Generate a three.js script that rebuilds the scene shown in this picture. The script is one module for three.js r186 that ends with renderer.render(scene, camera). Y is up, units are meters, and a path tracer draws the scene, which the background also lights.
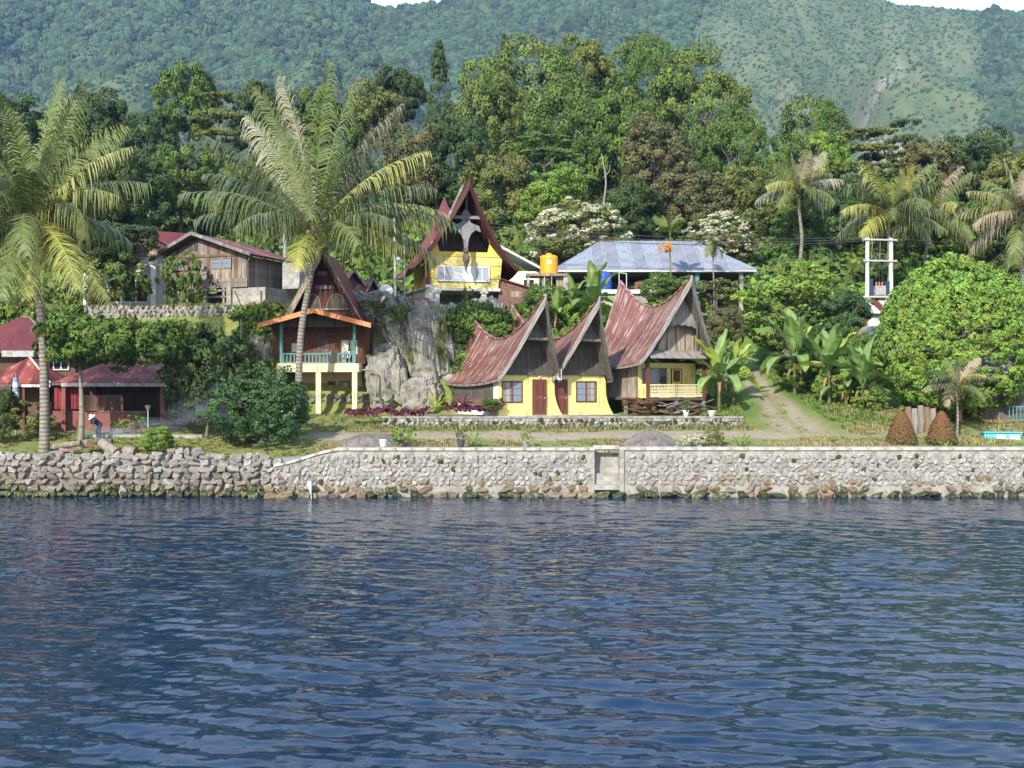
import * as THREE from 'three';
import { mergeGeometries } from 'three/addons/utils/BufferGeometryUtils.js';
import { ConvexGeometry } from 'three/addons/geometries/ConvexGeometry.js';
import { MarchingCubes } from 'three/addons/objects/MarchingCubes.js';

// ---------------------------------------------------------------- camera, sky, sun, exposure
const F = 1100, EYE = 6.6;
const scene = new THREE.Scene();
const camera = new THREE.PerspectiveCamera(2 * Math.atan(384 / F) * 180 / Math.PI, 1024 / 768, 0.5, 9000);
camera.position.set(0, EYE, 0);
camera.lookAt(0, EYE, -100);
const renderer = new THREE.WebGLRenderer({ antialias: true });
renderer.toneMapping = THREE.LinearToneMapping;
renderer.toneMappingExposure = 1.5;
renderer.shadowMap.enabled = true;
const SUN = new THREE.Vector3(-0.36, 0.52, 0.77).normalize();
const sun = new THREE.DirectionalLight(new THREE.Color().setRGB(1, 0.94, 0.84), 5);
sun.position.copy(SUN).multiplyScalar(300).add(new THREE.Vector3(0, 0, -80));
sun.target.position.set(0, 0, -80);
sun.castShadow = true;
Object.assign(sun.shadow.camera, { left: -90, right: 90, top: 90, bottom: -90, near: 1, far: 900 });
sun.shadow.mapSize.set(4096, 4096);
scene.add(sun, sun.target);
{ // clear morning sky: pale near the horizon, blue higher up, a soft glow of air round the sun
  const w = 512, h = 256, a = new Float32Array(w * h * 4), v = new THREE.Vector3();
  for (let j = 0; j < h; j++) for (let i = 0; i < w; i++) {
    const el = (j + 0.5) / h * Math.PI - Math.PI / 2, az = (i + 0.5) / w * 2 * Math.PI - Math.PI;
    v.set(Math.cos(el) * Math.cos(az), Math.sin(el), Math.cos(el) * Math.sin(az));
    const s = Math.max(0, v.y), t = Math.pow(s, 1.1), g = Math.max(0, v.dot(SUN));
    const glow = 0.25 * Math.pow(g, 8) + 0.1 * Math.pow(g, 2);
    const k = (j * w + i) * 4, low = v.y < 0 ? Math.max(0.25, 1 + v.y * 4) : 1;
    a[k] = low * (1.45 * (1 - t) + 0.10 * t + glow * 0.9);
    a[k + 1] = low * (1.62 * (1 - t) + 0.30 * t + glow * 0.85);
    a[k + 2] = low * (1.8 * (1 - t) + 0.85 * t + glow * 0.75);
    a[k + 3] = 1;
  }
  const t = new THREE.DataTexture(a, w, h, THREE.RGBAFormat, THREE.FloatType);
  t.mapping = THREE.EquirectangularReflectionMapping;
  t.magFilter = t.minFilter = THREE.LinearFilter;
  t.needsUpdate = true;
  scene.background = t;
  scene.environment = t;
  scene.backgroundIntensity = scene.environmentIntensity = 0.76;
}
scene.fog = new THREE.FogExp2(new THREE.Color().setRGB(0.32, 0.58, 1.0), 0.0001);

// ---------------------------------------------------------------- helpers
const V = (x, y, z) => new THREE.Vector3(x, y, z);
const at = (px, py, d) => V((px - 512) * d / F, EYE - (py - 384) * d / F, -d);   // a pixel and a distance as a place
const wx = (px, d) => (px - 512) * d / F;
const wy = (py, d) => EYE - (py - 384) * d / F;
const clamp = (x, a = 0, b = 1) => Math.min(b, Math.max(a, x));
const lerp = (a, b, t) => a + (b - a) * t;
const smooth = (a, b, x) => { const t = clamp((x - a) / (b - a)); return t * t * (3 - 2 * t); };
function rng(seed) {
  let s = (seed * 2654435761) >>> 0;
  const f = () => { s = (s + 0x6D2B79F5) | 0; let t = Math.imul(s ^ (s >>> 15), 1 | s); t = (t + Math.imul(t ^ (t >>> 7), 61 | t)) ^ t; return ((t ^ (t >>> 14)) >>> 0) / 4294967296; };
  f.in = (a, b) => a + (b - a) * f();
  f.pick = (l) => l[Math.floor(f() * l.length)];
  return f;
}
const hash = (x, y, z) => { let h = Math.imul(x, 374761393) ^ Math.imul(y, 668265263) ^ Math.imul(z, 2147483647 ^ 97531); h = Math.imul(h ^ (h >>> 13), 1274126177); return ((h ^ (h >>> 16)) >>> 0) / 4294967296; };
function noise3(x, y, z) {
  const i = Math.floor(x), j = Math.floor(y), k = Math.floor(z), f = (t) => t * t * (3 - 2 * t), u = f(x - i), v = f(y - j), w = f(z - k);
  const c = (a, b, d) => hash(i + a, j + b, k + d);
  return lerp(lerp(lerp(c(0, 0, 0), c(1, 0, 0), u), lerp(c(0, 1, 0), c(1, 1, 0), u), v), lerp(lerp(c(0, 0, 1), c(1, 0, 1), u), lerp(c(0, 1, 1), c(1, 1, 1), u), v), w);
}
const fbm = (x, y, z, n = 4) => { let s = 0, a = 0.5, t = 0; for (let k = 0; k < n; k++) { s += a * noise3(x, y, z); t += a; a *= 0.5; x = x * 2.03 + 7.1; y = y * 2.03 + 3.7; z = z * 2.03 + 1.3; } return s / t; };

function tidy(g) {
  for (const k of Object.keys(g.attributes)) if (!['position', 'normal', 'uv', 'color'].includes(k)) g.deleteAttribute(k);
  if (!g.attributes.normal) g.computeVertexNormals();
  if (!g.index) g.setIndex([...Array(g.attributes.position.count).keys()]);
  return g;
}
function metric(g) { // uv in metres, taken from the side that each corner's normal points to
  const p = g.attributes.position, n = g.attributes.normal, uv = new Float32Array(p.count * 2);
  for (let i = 0; i < p.count; i++) {
    const x = Math.abs(n.getX(i)), y = Math.abs(n.getY(i)), z = Math.abs(n.getZ(i));
    const q = x > y && x > z ? [p.getZ(i), p.getY(i)] : y > z ? [p.getX(i), p.getZ(i)] : [p.getX(i), p.getY(i)];
    uv[2 * i] = q[0]; uv[2 * i + 1] = q[1];
  }
  g.setAttribute('uv', new THREE.BufferAttribute(uv, 2));
  return g;
}
const join = (list) => list.length === 1 ? list[0] : mergeGeometries(list.map(tidy), false);
const M4 = new THREE.Matrix4(), E = new THREE.Euler(), Q = new THREE.Quaternion();
function bx(w, h, d, x = 0, y = 0, z = 0, rx = 0, ry = 0, rz = 0) { // box with its centre at x, y, z
  const g = metric(new THREE.BoxGeometry(w, h, d));
  g.applyMatrix4(M4.compose(V(x, y, z), Q.setFromEuler(E.set(rx, ry, rz)), V(1, 1, 1)));
  return tidy(g);
}
const box = (x0, x1, y0, y1, z0, z1) => bx(x1 - x0, y1 - y0, z1 - z0, (x0 + x1) / 2, (y0 + y1) / 2, (z0 + z1) / 2);
function beam(a, b, w, h) { // squared timber between two points, w across, h in the upright direction
  const d = b.clone().sub(a), L = d.length(), g = metric(new THREE.BoxGeometry(w, h, L));
  d.normalize();
  const up = Math.abs(d.y) > 0.98 ? V(0, 0, 1) : V(0, 1, 0), x = up.clone().cross(d).normalize(), y = d.clone().cross(x);
  g.applyMatrix4(new THREE.Matrix4().makeBasis(x, y, d).setPosition(a.clone().add(b).multiplyScalar(0.5)));
  return tidy(g);
}
function rod(a, b, r0, r1 = r0, n = 8) {
  const d = b.clone().sub(a), L = d.length(), g = new THREE.CylinderGeometry(r1, r0, L, n, 1);
  const uv = g.attributes.uv;
  for (let i = 0; i < uv.count; i++) uv.setXY(i, uv.getX(i) * 6.28 * r0, uv.getY(i) * L);
  g.applyMatrix4(M4.compose(a.clone().add(b).multiplyScalar(0.5), Q.setFromUnitVectors(V(0, 1, 0), d.normalize()), V(1, 1, 1)));
  return tidy(g);
}
function tube(pts, radius, n = 7) { // a tapered tube through points; radius(t)
  const c = new THREE.CatmullRomCurve3(pts), m = Math.max(4, pts.length * 3), fr = c.computeFrenetFrames(m), P = [], N = [], U = [], I = [];
  const len = c.getLength();
  for (let i = 0; i <= m; i++) {
    const p = c.getPointAt(i / m), r = radius(i / m);
    for (let k = 0; k <= n; k++) {
      const a = k / n * 2 * Math.PI, v = fr.normals[i].clone().multiplyScalar(Math.cos(a)).addScaledVector(fr.binormals[i], Math.sin(a));
      P.push(p.x + v.x * r, p.y + v.y * r, p.z + v.z * r); N.push(v.x, v.y, v.z); U.push(k / n * 6.28 * radius(0.3), i / m * len);
      if (i < m && k < n) { const o = i * (n + 1) + k; I.push(o, o + 1, o + n + 1, o + 1, o + n + 2, o + n + 1); }
    }
  }
  return raw(P, N, U, I);
}
function raw(P, N, U, I, C) {
  const g = new THREE.BufferGeometry();
  g.setAttribute('position', new THREE.Float32BufferAttribute(P, 3));
  if (N) g.setAttribute('normal', new THREE.Float32BufferAttribute(N, 3));
  if (U) g.setAttribute('uv', new THREE.Float32BufferAttribute(U, 2));
  if (C) g.setAttribute('color', new THREE.Float32BufferAttribute(C, 3));
  g.setIndex(I);
  if (!N) g.computeVertexNormals();
  return g;
}
function plate(pts, depth, z = 0) { // outline in x, y given thickness towards -z
  const s = new THREE.Shape(pts.map(([x, y]) => new THREE.Vector2(x, y)));
  return tidy(metric(new THREE.ExtrudeGeometry(s, { depth, bevelEnabled: false }).translate(0, 0, z - depth)));
}
function plateHoles(pts, holes, depth, z = 0) {
  const s = new THREE.Shape(pts.map(([x, y]) => new THREE.Vector2(x, y)));
  for (const h of holes) s.holes.push(new THREE.Path(h.map(([x, y]) => new THREE.Vector2(x, y))));
  return tidy(metric(new THREE.ExtrudeGeometry(s, { depth, bevelEnabled: false }).translate(0, 0, z - depth)));
}
const rect = (x0, x1, y0, y1) => [[x0, y0], [x1, y0], [x1, y1], [x0, y1]];
function slab(f, nu, nv, thick, uvOf) { // closed sheet over f(u, v) with real thickness
  const P = [], U = [], top = [];
  for (let i = 0; i <= nu; i++) for (let j = 0; j <= nv; j++) top.push(f(i / nu, j / nv));
  const id = (i, j) => i * (nv + 1) + j;
  const nrm = top.map((_, k) => {
    const i = Math.floor(k / (nv + 1)), j = k % (nv + 1);
    const a = top[id(Math.min(nu, i + 1), j)].clone().sub(top[id(Math.max(0, i - 1), j)]), b = top[id(i, Math.min(nv, j + 1))].clone().sub(top[id(i, Math.max(0, j - 1))]);
    return a.cross(b).normalize();
  });
  for (let s = 0; s < 2; s++) top.forEach((p, k) => { const i = Math.floor(k / (nv + 1)), j = k % (nv + 1); P.push(p.x - nrm[k].x * thick * s, p.y - nrm[k].y * thick * s, p.z - nrm[k].z * thick * s); U.push(...uvOf(i / nu, j / nv)); });
  const I = [], K = top.length;
  for (let i = 0; i < nu; i++) for (let j = 0; j < nv; j++) {
    const a = id(i, j), b = id(i + 1, j), c = id(i + 1, j + 1), d = id(i, j + 1);
    I.push(a, b, c, a, c, d, K + a, K + c, K + b, K + a, K + d, K + c);
  }
  const rim = (a, b) => I.push(a, K + a, b, b, K + a, K + b);
  for (let i = 0; i < nu; i++) { rim(id(i, 0), id(i + 1, 0)); rim(id(i + 1, nv), id(i, nv)); }
  for (let j = 0; j < nv; j++) { rim(id(0, j + 1), id(0, j)); rim(id(nu, j), id(nu, j + 1)); }
  const g = raw(P, null, U, I).toNonIndexed();
  g.computeVertexNormals();
  return tidy(g);
}
const taken = {};
function numbered(name) { const n = taken[name] = (taken[name] ?? -1) + 1; return n ? `${name}_${String(n).padStart(3, '0')}` : name; }
function thing(name, label, category, p = V(0, 0, 0), turn = 0, group) {
  const o = new THREE.Group();
  o.name = numbered(name);
  o.position.copy(p); o.rotation.y = turn;
  o.userData = { label, category };
  if (group) o.userData.group = group;
  scene.add(o);
  return o;
}
function part(name, g, m, parent, label) {
  const o = new THREE.Mesh(Array.isArray(g) ? join(g) : g, m);
  o.name = name; o.castShadow = o.receiveShadow = true;
  if (label) o.userData.label = label;
  parent.add(o);
  return o;
}
function single(name, g, m, label, category, group) {
  const o = part(numbered(name), g, m, scene);
  o.userData = { label, category };
  if (group) o.userData.group = group;
  return o;
}
function setting(name, g, m) { const o = part(name, g, m, scene); o.userData = { kind: 'structure' }; return o; }

// ---------------------------------------------------------------- textures and materials
function tileNoise(n, bands, seed) { // bands: [cells across, cells along, weight]; repeats at its edges
  const a = new Float32Array(n * n);
  bands.forEach(([cx, cy, w], b) => {
    const f = (t) => t * t * (3 - 2 * t), grid = new Float32Array(cx * cy);
    for (let k = 0; k < grid.length; k++) grid[k] = hash(k, seed, b + 11);
    for (let j = 0; j < n; j++) {
      const y = j / n * cy, j0 = Math.floor(y), v = f(y - j0), r0 = (j0 % cy) * cx, r1 = ((j0 + 1) % cy) * cx;
      for (let i = 0; i < n; i++) {
        const x = i / n * cx, i0 = Math.floor(x), u = f(x - i0), c0 = i0 % cx, c1 = (i0 + 1) % cx;
        a[j * n + i] += w * lerp(lerp(grid[r0 + c0], grid[r0 + c1], u), lerp(grid[r1 + c0], grid[r1 + c1], u), v);
      }
    }
  });
  let lo = Infinity, hi = -Infinity;
  for (const x of a) { lo = Math.min(lo, x); hi = Math.max(hi, x); }
  return a.map((x) => (x - lo) / (hi - lo));
}
function texture(w, h, colour, metres = 1, srgb = true) { // colour(i, j) -> [r, g, b] 0..1 as seen on screen
  const a = new Uint8Array(w * h * 4);
  for (let j = 0; j < h; j++) for (let i = 0; i < w; i++) {
    const c = colour(i, j), k = (j * w + i) * 4;
    a[k] = clamp(c[0]) * 255; a[k + 1] = clamp(c[1]) * 255; a[k + 2] = clamp(c[2]) * 255; a[k + 3] = 255;
  }
  const t = new THREE.DataTexture(a, w, h);
  t.wrapS = t.wrapT = THREE.RepeatWrapping;
  t.magFilter = THREE.LinearFilter; t.minFilter = THREE.LinearMipmapLinearFilter; t.generateMipmaps = true;
  if (srgb) t.colorSpace = THREE.SRGBColorSpace;
  t.repeat.set(1 / metres, 1 / metres);
  t.needsUpdate = true;
  return t;
}
const N1 = tileNoise(512, [[4, 4, 1], [9, 9, 0.7], [21, 21, 0.5], [60, 60, 0.4], [170, 170, 0.3]], 1);
const N2 = tileNoise(512, [[6, 6, 1], [15, 15, 0.8], [40, 40, 0.6], [120, 120, 0.5], [256, 256, 0.4]], 2);
const NS = tileNoise(512, [[40, 3, 1], [110, 6, 0.8], [230, 12, 0.5], [5, 4, 0.8]], 3);     // streaks along v
const NF = tileNoise(512, [[128, 128, 1], [256, 256, 1], [32, 32, 0.5]], 4);
const px512 = (A, i, j) => A[(j & 511) * 512 + (i & 511)];
const mix3 = (a, b, t) => [lerp(a[0], b[0], t), lerp(a[1], b[1], t), lerp(a[2], b[2], t)];
const T = {
  plaster: texture(512, 512, (i, j) => { const s = 0.86 + 0.14 * px512(N1, i, j) - 0.25 * smooth(0.68, 0.9, px512(NS, i, j) * 0.6 + px512(N2, i, j) * 0.5); return [s, s * 0.985, s * 0.96]; }, 5),
  concrete: texture(512, 512, (i, j) => { const s = 0.62 + 0.38 * px512(N2, i, j) - 0.2 * smooth(0.6, 0.9, px512(N1, i * 3, j * 3)); return [s, s * 0.985, s * 0.95]; }, 3),
  wood: texture(512, 512, (i, j) => { const s = 0.5 + 0.5 * px512(NS, i, j) - 0.15 * px512(NF, i, j); return [s, s * 0.97, s * 0.93]; }, 2),
  red: texture(512, 512, (i, j) => { // weathered red-brown roof paint, scratched pale along the slope, with rust
    const s = px512(NS, i, j), n = px512(N1, i, j), f = px512(N2, i, j);
    let c = mix3([0.38, 0.225, 0.19], [0.50, 0.325, 0.285], n);
    c = mix3(c, [0.80, 0.73, 0.69], smooth(0.60, 0.80, s * 0.75 + f * 0.3) * 0.8);
    return mix3(c, [0.33, 0.15, 0.10], smooth(0.62, 0.85, f) * 0.5);
  }, 4),
  darkred: texture(512, 512, (i, j) => { const s = px512(NS, i, j), n = px512(N1, i, j); return mix3(mix3([0.34, 0.13, 0.11], [0.44, 0.20, 0.17], n), [0.62, 0.45, 0.42], smooth(0.72, 0.95, s) * 0.5); }, 4),
  rust: texture(512, 512, (i, j) => { const s = px512(NS, i, j), n = px512(N1, i, j), f = px512(N2, i, j); return mix3(mix3([0.50, 0.20, 0.18], [0.62, 0.32, 0.25], n), [0.78, 0.58, 0.44], smooth(0.55, 0.75, f * 0.7 + s * 0.35) * 0.8); }, 5),
  blue: texture(512, 512, (i, j) => { const s = px512(NS, i, j), n = px512(N1, i, j), f = px512(N2, i, j); return mix3(mix3([0.47, 0.50, 0.54], [0.60, 0.62, 0.65], n), [0.42, 0.33, 0.31], smooth(0.62, 0.8, f * 0.75 + s * 0.3) * 0.6); }, 4),
  rock: texture(512, 512, (i, j) => { const n = px512(N1, i, j), f = px512(N2, i * 2, j * 2), s = px512(NS, i, j); let c = mix3([0.50, 0.48, 0.44], [0.80, 0.78, 0.74], n * 0.5 + f * 0.5); c = mix3(c, [0.26, 0.25, 0.22], smooth(0.6, 0.8, s * 0.6 + f * 0.4)); return mix3(c, [0.40, 0.40, 0.24], smooth(0.62, 0.8, px512(N1, i * 2 + 99, j * 2 + 50)) * 0.6); }, 6),
  stone: texture(512, 512, (i, j) => { const s = 0.6 + 0.4 * px512(N2, i, j) - 0.18 * smooth(0.6, 0.8, px512(N1, i * 2, j * 2)); return [s, s, s]; }, 2),
  moss: texture(512, 512, (i, j) => { const f = px512(N2, i, j), n = px512(N1, i, j); return mix3(mix3([0.42, 0.40, 0.34], [0.58, 0.54, 0.46], f), [0.24, 0.27, 0.11], smooth(0.35, 0.6, n)); }, 1.7),
  bark: texture(512, 512, (i, j) => { const s = 0.55 + 0.45 * px512(NS, j, i) - 0.15 * px512(NF, i, j); return [s, s * 0.97, s * 0.93]; }, 1.2),
  brick: texture(512, 512, (i, j) => { const row = Math.floor(j / 16), x = (i + (row % 2) * 20) % 40, n = hash(Math.floor((i + (row % 2) * 20) / 40) % 13, row, 5); const c = mix3([0.36, 0.24, 0.20], [0.55, 0.36, 0.29], n * 0.7 + 0.3 * px512(N2, i, j)); return j % 16 < 3 || x < 3 ? [0.50, 0.46, 0.42] : c; }, 3.2),
  white: texture(64, 64, () => [1, 1, 1]),
};
const BUMP = texture(512, 512, (i, j) => { const s = px512(N2, i, j) * 0.7 + px512(NF, i, j) * 0.3; return [s, s, s]; }, 1.5, false);
const lin = (r, g, b) => new THREE.Color().setRGB(r, g, b);
const mat = (c, map, rough = 0.85, more = {}) => new THREE.MeshStandardMaterial({ color: Array.isArray(c) ? lin(...c) : new THREE.Color(c), map: map ?? null, roughness: rough, ...more });
const rough = { bumpMap: BUMP, bumpScale: 0.02 };
const m = {
  yellow: mat([0.88, 0.77, 0.30], T.plaster), yellow2: mat([0.87, 0.72, 0.16], T.plaster), paleyellow: mat([0.84, 0.77, 0.48], T.plaster),
  whitewash: mat([0.78, 0.77, 0.74], T.plaster), white: mat([0.8, 0.8, 0.78], null, 0.6),
  door: mat([0.40, 0.15, 0.085], T.wood, 0.7), doorframe: mat([0.27, 0.085, 0.06], T.wood, 0.7),
  brown: mat([0.24, 0.095, 0.05], T.wood, 0.8), darkbrown: mat([0.19, 0.16, 0.14], T.wood, 0.85), maroon: mat([0.17, 0.045, 0.04], T.wood, 0.75),
  orange: mat([0.80, 0.30, 0.12], T.plaster, 0.7), teal: mat([0.09, 0.24, 0.22], null, 0.7),
  greywood: mat([0.50, 0.485, 0.47], T.wood), grey2: mat([0.52, 0.50, 0.48], T.wood), darkwood: mat([0.24, 0.215, 0.20], T.wood), beige: mat([0.68, 0.58, 0.47], T.wood),
  plankA: mat([0.44, 0.40, 0.36], T.wood), plankB: mat([0.40, 0.28, 0.19], T.wood), plankC: mat([0.55, 0.50, 0.45], T.wood), plankD: mat([0.34, 0.19, 0.11], T.wood),
  red: mat([1, 1, 1], T.red, 0.6), red2: mat([0.86, 0.84, 0.84], T.red, 0.6), red3: mat([1.1, 1.12, 1.12], T.red, 0.55), darkred: mat([1, 1, 1], T.darkred, 0.5), darkred2: mat([1.15, 1.1, 1.1], T.darkred, 0.5), rust: mat([1, 1, 1], T.rust, 0.6), rust2: mat([0.85, 0.82, 0.8], T.rust, 0.6),
  blue: mat([1, 1, 1], T.blue, 0.6), blue2: mat([0.84, 0.82, 0.81], T.blue, 0.6), zinc: mat([0.55, 0.56, 0.57], T.concrete, 0.45),
  concrete: mat([0.55, 0.54, 0.51], T.concrete, 0.9, rough), paleconcrete: mat([0.72, 0.70, 0.66], T.concrete, 0.9, rough), oldconcrete: mat([0.46, 0.45, 0.42], T.concrete, 0.9),
  mortar: mat([0.48, 0.46, 0.42], T.concrete, 0.95, rough), brick: mat([1, 1, 1], T.brick, 0.9),
  glass: mat([0.03, 0.035, 0.04], null, 0.12), curtain: mat([0.62, 0.62, 0.62], T.wood, 0.9), cream: mat([0.72, 0.68, 0.52], null, 0.8),
  rock: mat([1, 1, 0.99], T.rock, 0.95, { bumpMap: BUMP, bumpScale: 0.12 }),
  moss: mat([1, 1, 1], T.moss, 0.9), mossdark: mat([0.5, 0.55, 0.42], T.moss, 0.8),
  bark: mat([0.30, 0.27, 0.24], T.bark, 0.95, rough), palebark: mat([0.50, 0.46, 0.40], T.bark, 0.95, rough), palmbark: mat([0.42, 0.39, 0.36], T.bark, 0.95, rough),
  tankOrange: mat([0.86, 0.36, 0.02], null, 0.4), tankBlue: mat([0.02, 0.08, 0.42], null, 0.4), metal: mat([0.5, 0.51, 0.52], null, 0.5, { metalness: 0.3 }), wire: mat([0.06, 0.06, 0.065], null, 0.7),
  cut: mat([0.62, 0.36, 0.17], T.wood, 0.8), gravel: mat([0.36, 0.31, 0.27], T.stone, 0.95, { bumpMap: BUMP, bumpScale: 0.1 }),
  redcloth: mat([0.42, 0.05, 0.07], T.wood, 0.8), pinkwall: mat([0.25, 0.10, 0.085], T.plaster, 0.9), ply: mat([0.26, 0.15, 0.11], T.wood, 0.85),
  navy: mat([0.03, 0.045, 0.10], null, 0.9), skin: mat([0.28, 0.15, 0.09], null, 0.7), tealbox: mat([0.10, 0.42, 0.42], null, 0.6), pot: mat([0.07, 0.075, 0.09], null, 0.6), terracotta: mat([0.38, 0.17, 0.10], null, 0.8),
};
const stoneTones = [[0.48, 0.43, 0.37], [0.40, 0.34, 0.27], [0.34, 0.30, 0.25], [0.55, 0.51, 0.46], [0.42, 0.32, 0.23], [0.29, 0.26, 0.22]].map((c) => mat(c, T.stone, 0.95, rough));
const wallTones = [[0.60, 0.57, 0.52], [0.53, 0.50, 0.45], [0.66, 0.63, 0.58], [0.52, 0.45, 0.36], [0.45, 0.43, 0.39]].map((c) => mat(c, T.stone, 0.95, rough));
const baseTones = [[0.40, 0.28, 0.16], [0.30, 0.24, 0.17], [0.36, 0.30, 0.20]].map((c) => mat(c, T.stone, 0.9, rough));
const leafMat = (r, g, b, through = 0.16, gloss = 0.8) => new THREE.MeshPhysicalMaterial({ color: lin(r, g, b), vertexColors: true, roughness: gloss, transmission: through, thickness: 0, ior: 1.35, side: THREE.DoubleSide });
const leaf = {
  mid: leafMat(0.098, 0.165, 0.03), bright: leafMat(0.175, 0.28, 0.045), dark: leafMat(0.06, 0.1, 0.028), olive: leafMat(0.135, 0.165, 0.04), feather: leafMat(0.135, 0.195, 0.042),
  brown: leafMat(0.125, 0.128, 0.05), pale: leafMat(0.46, 0.48, 0.34), deep: leafMat(0.06, 0.125, 0.042), mango: leafMat(0.165, 0.28, 0.045), purple: leafMat(0.13, 0.022, 0.06), redtop: leafMat(0.20, 0.12, 0.065),
  palm: leafMat(0.175, 0.225, 0.065, 0.3, 0.45), palmyellow: leafMat(0.38, 0.39, 0.1, 0.3, 0.45), palmdry: leafMat(0.32, 0.27, 0.17, 0.2, 0.8), palmpale: leafMat(0.34, 0.33, 0.22, 0.2, 0.6), banana: leafMat(0.21, 0.33, 0.1, 0.35, 0.5), bananadry: leafMat(0.26, 0.18, 0.09, 0.2, 0.9),
  lawn: leafMat(0.20, 0.30, 0.07, 0.2, 0.8), lime: leafMat(0.34, 0.40, 0.07, 0.3, 0.6), grass: leafMat(0.25, 0.29, 0.09, 0.25, 0.8), drygrass: leafMat(0.4, 0.36, 0.18, 0.2, 0.9),
};

// ---------------------------------------------------------------- the land
const pw = (x, pts) => { // straight pieces between [x, y] points
  if (x <= pts[0][0]) return pts[0][1];
  for (let k = 1; k < pts.length; k++) if (x <= pts[k][0]) return lerp(pts[k - 1][1], pts[k][1], (x - pts[k - 1][0]) / (pts[k][0] - pts[k - 1][0]));
  return pts[pts.length - 1][1];
};
const HILL = [[100, 12.5], [108, 14], [130, 21], [160, 31], [200, 42], [240, 49], [300, 52], [500, 60], [900, 120]];
function G(x, d) { // height of the ground at x, and d metres from the camera
  const bump = (fbm(x * 0.35, d * 0.35, 3, 3) - 0.5) * 0.22;
  let low = pw(d, [[64, 2.5], [65, 2.55], [70, 3.3], [73, 3.65], [77, 4.3], [82, 4.5]]) + bump;
  low -= 0.3 * smooth(-9, -15, x) * (1 - smooth(66, 71, d));
  const terrace = smooth(-8.8, -8.2, x) * (1 - smooth(15.0, 15.6, x)) * smooth(73.0, 73.3, d);
  low = lerp(low, Math.max(low, 4.42), terrace * (d < 83 ? 1 : 0.0001));
  const mid = smooth(-3, 2, x), c0 = lerp(80.6, 82, mid), c1 = lerp(85.5, 94, mid);
  let left = low + 8.1 * smooth(c0, c1, d) + (d > 80 ? bump * 2 : 0);
  const right = pw(d, [[64, 2.5], [65, 2.55], [71, 3.5], [75, 4.3], [85, 6.3], [95, 8.4], [104, 12], [112, 15]]) + bump;
  let y = lerp(left, right, smooth(13.5, 18, x));
  if (d > 98) y = lerp(y, pw(d, HILL) + (fbm(x * 0.02, d * 0.02, 8, 3) - 0.5) * 10 * smooth(110, 170, d), smooth(98, 110, d));
  return y;
}
const onGround = (px, d, sink = 0) => { const x = wx(px, d); return V(x, G(x, d) - sink, -d); };
function sheet(xs, ds, height, uvOf, colour) {
  const P = [], U = [], I = [], C = [], n = ds.length;
  for (const x of xs) for (const d of ds) { P.push(x, height(x, d), -d); U.push(...uvOf(x, d)); if (colour) C.push(...colour(x, d)); }
  for (let i = 0; i + 1 < xs.length; i++) for (let j = 0; j + 1 < n; j++) { const a = i * n + j; I.push(a, a + n, a + n + 1, a, a + n + 1, a + 1); }
  return raw(P, null, U, I, colour ? C : undefined);
}
const range = (a, b, n) => Array.from({ length: n + 1 }, (_, k) => a + (b - a) * k / n);
const track = (d) => pw(d, [[69, 22], [71, 18.8], [75, 18.5], [80, 19.0], [85, 19.0], [90, 19.2], [97, 20.0], [106, 23]]);
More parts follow.
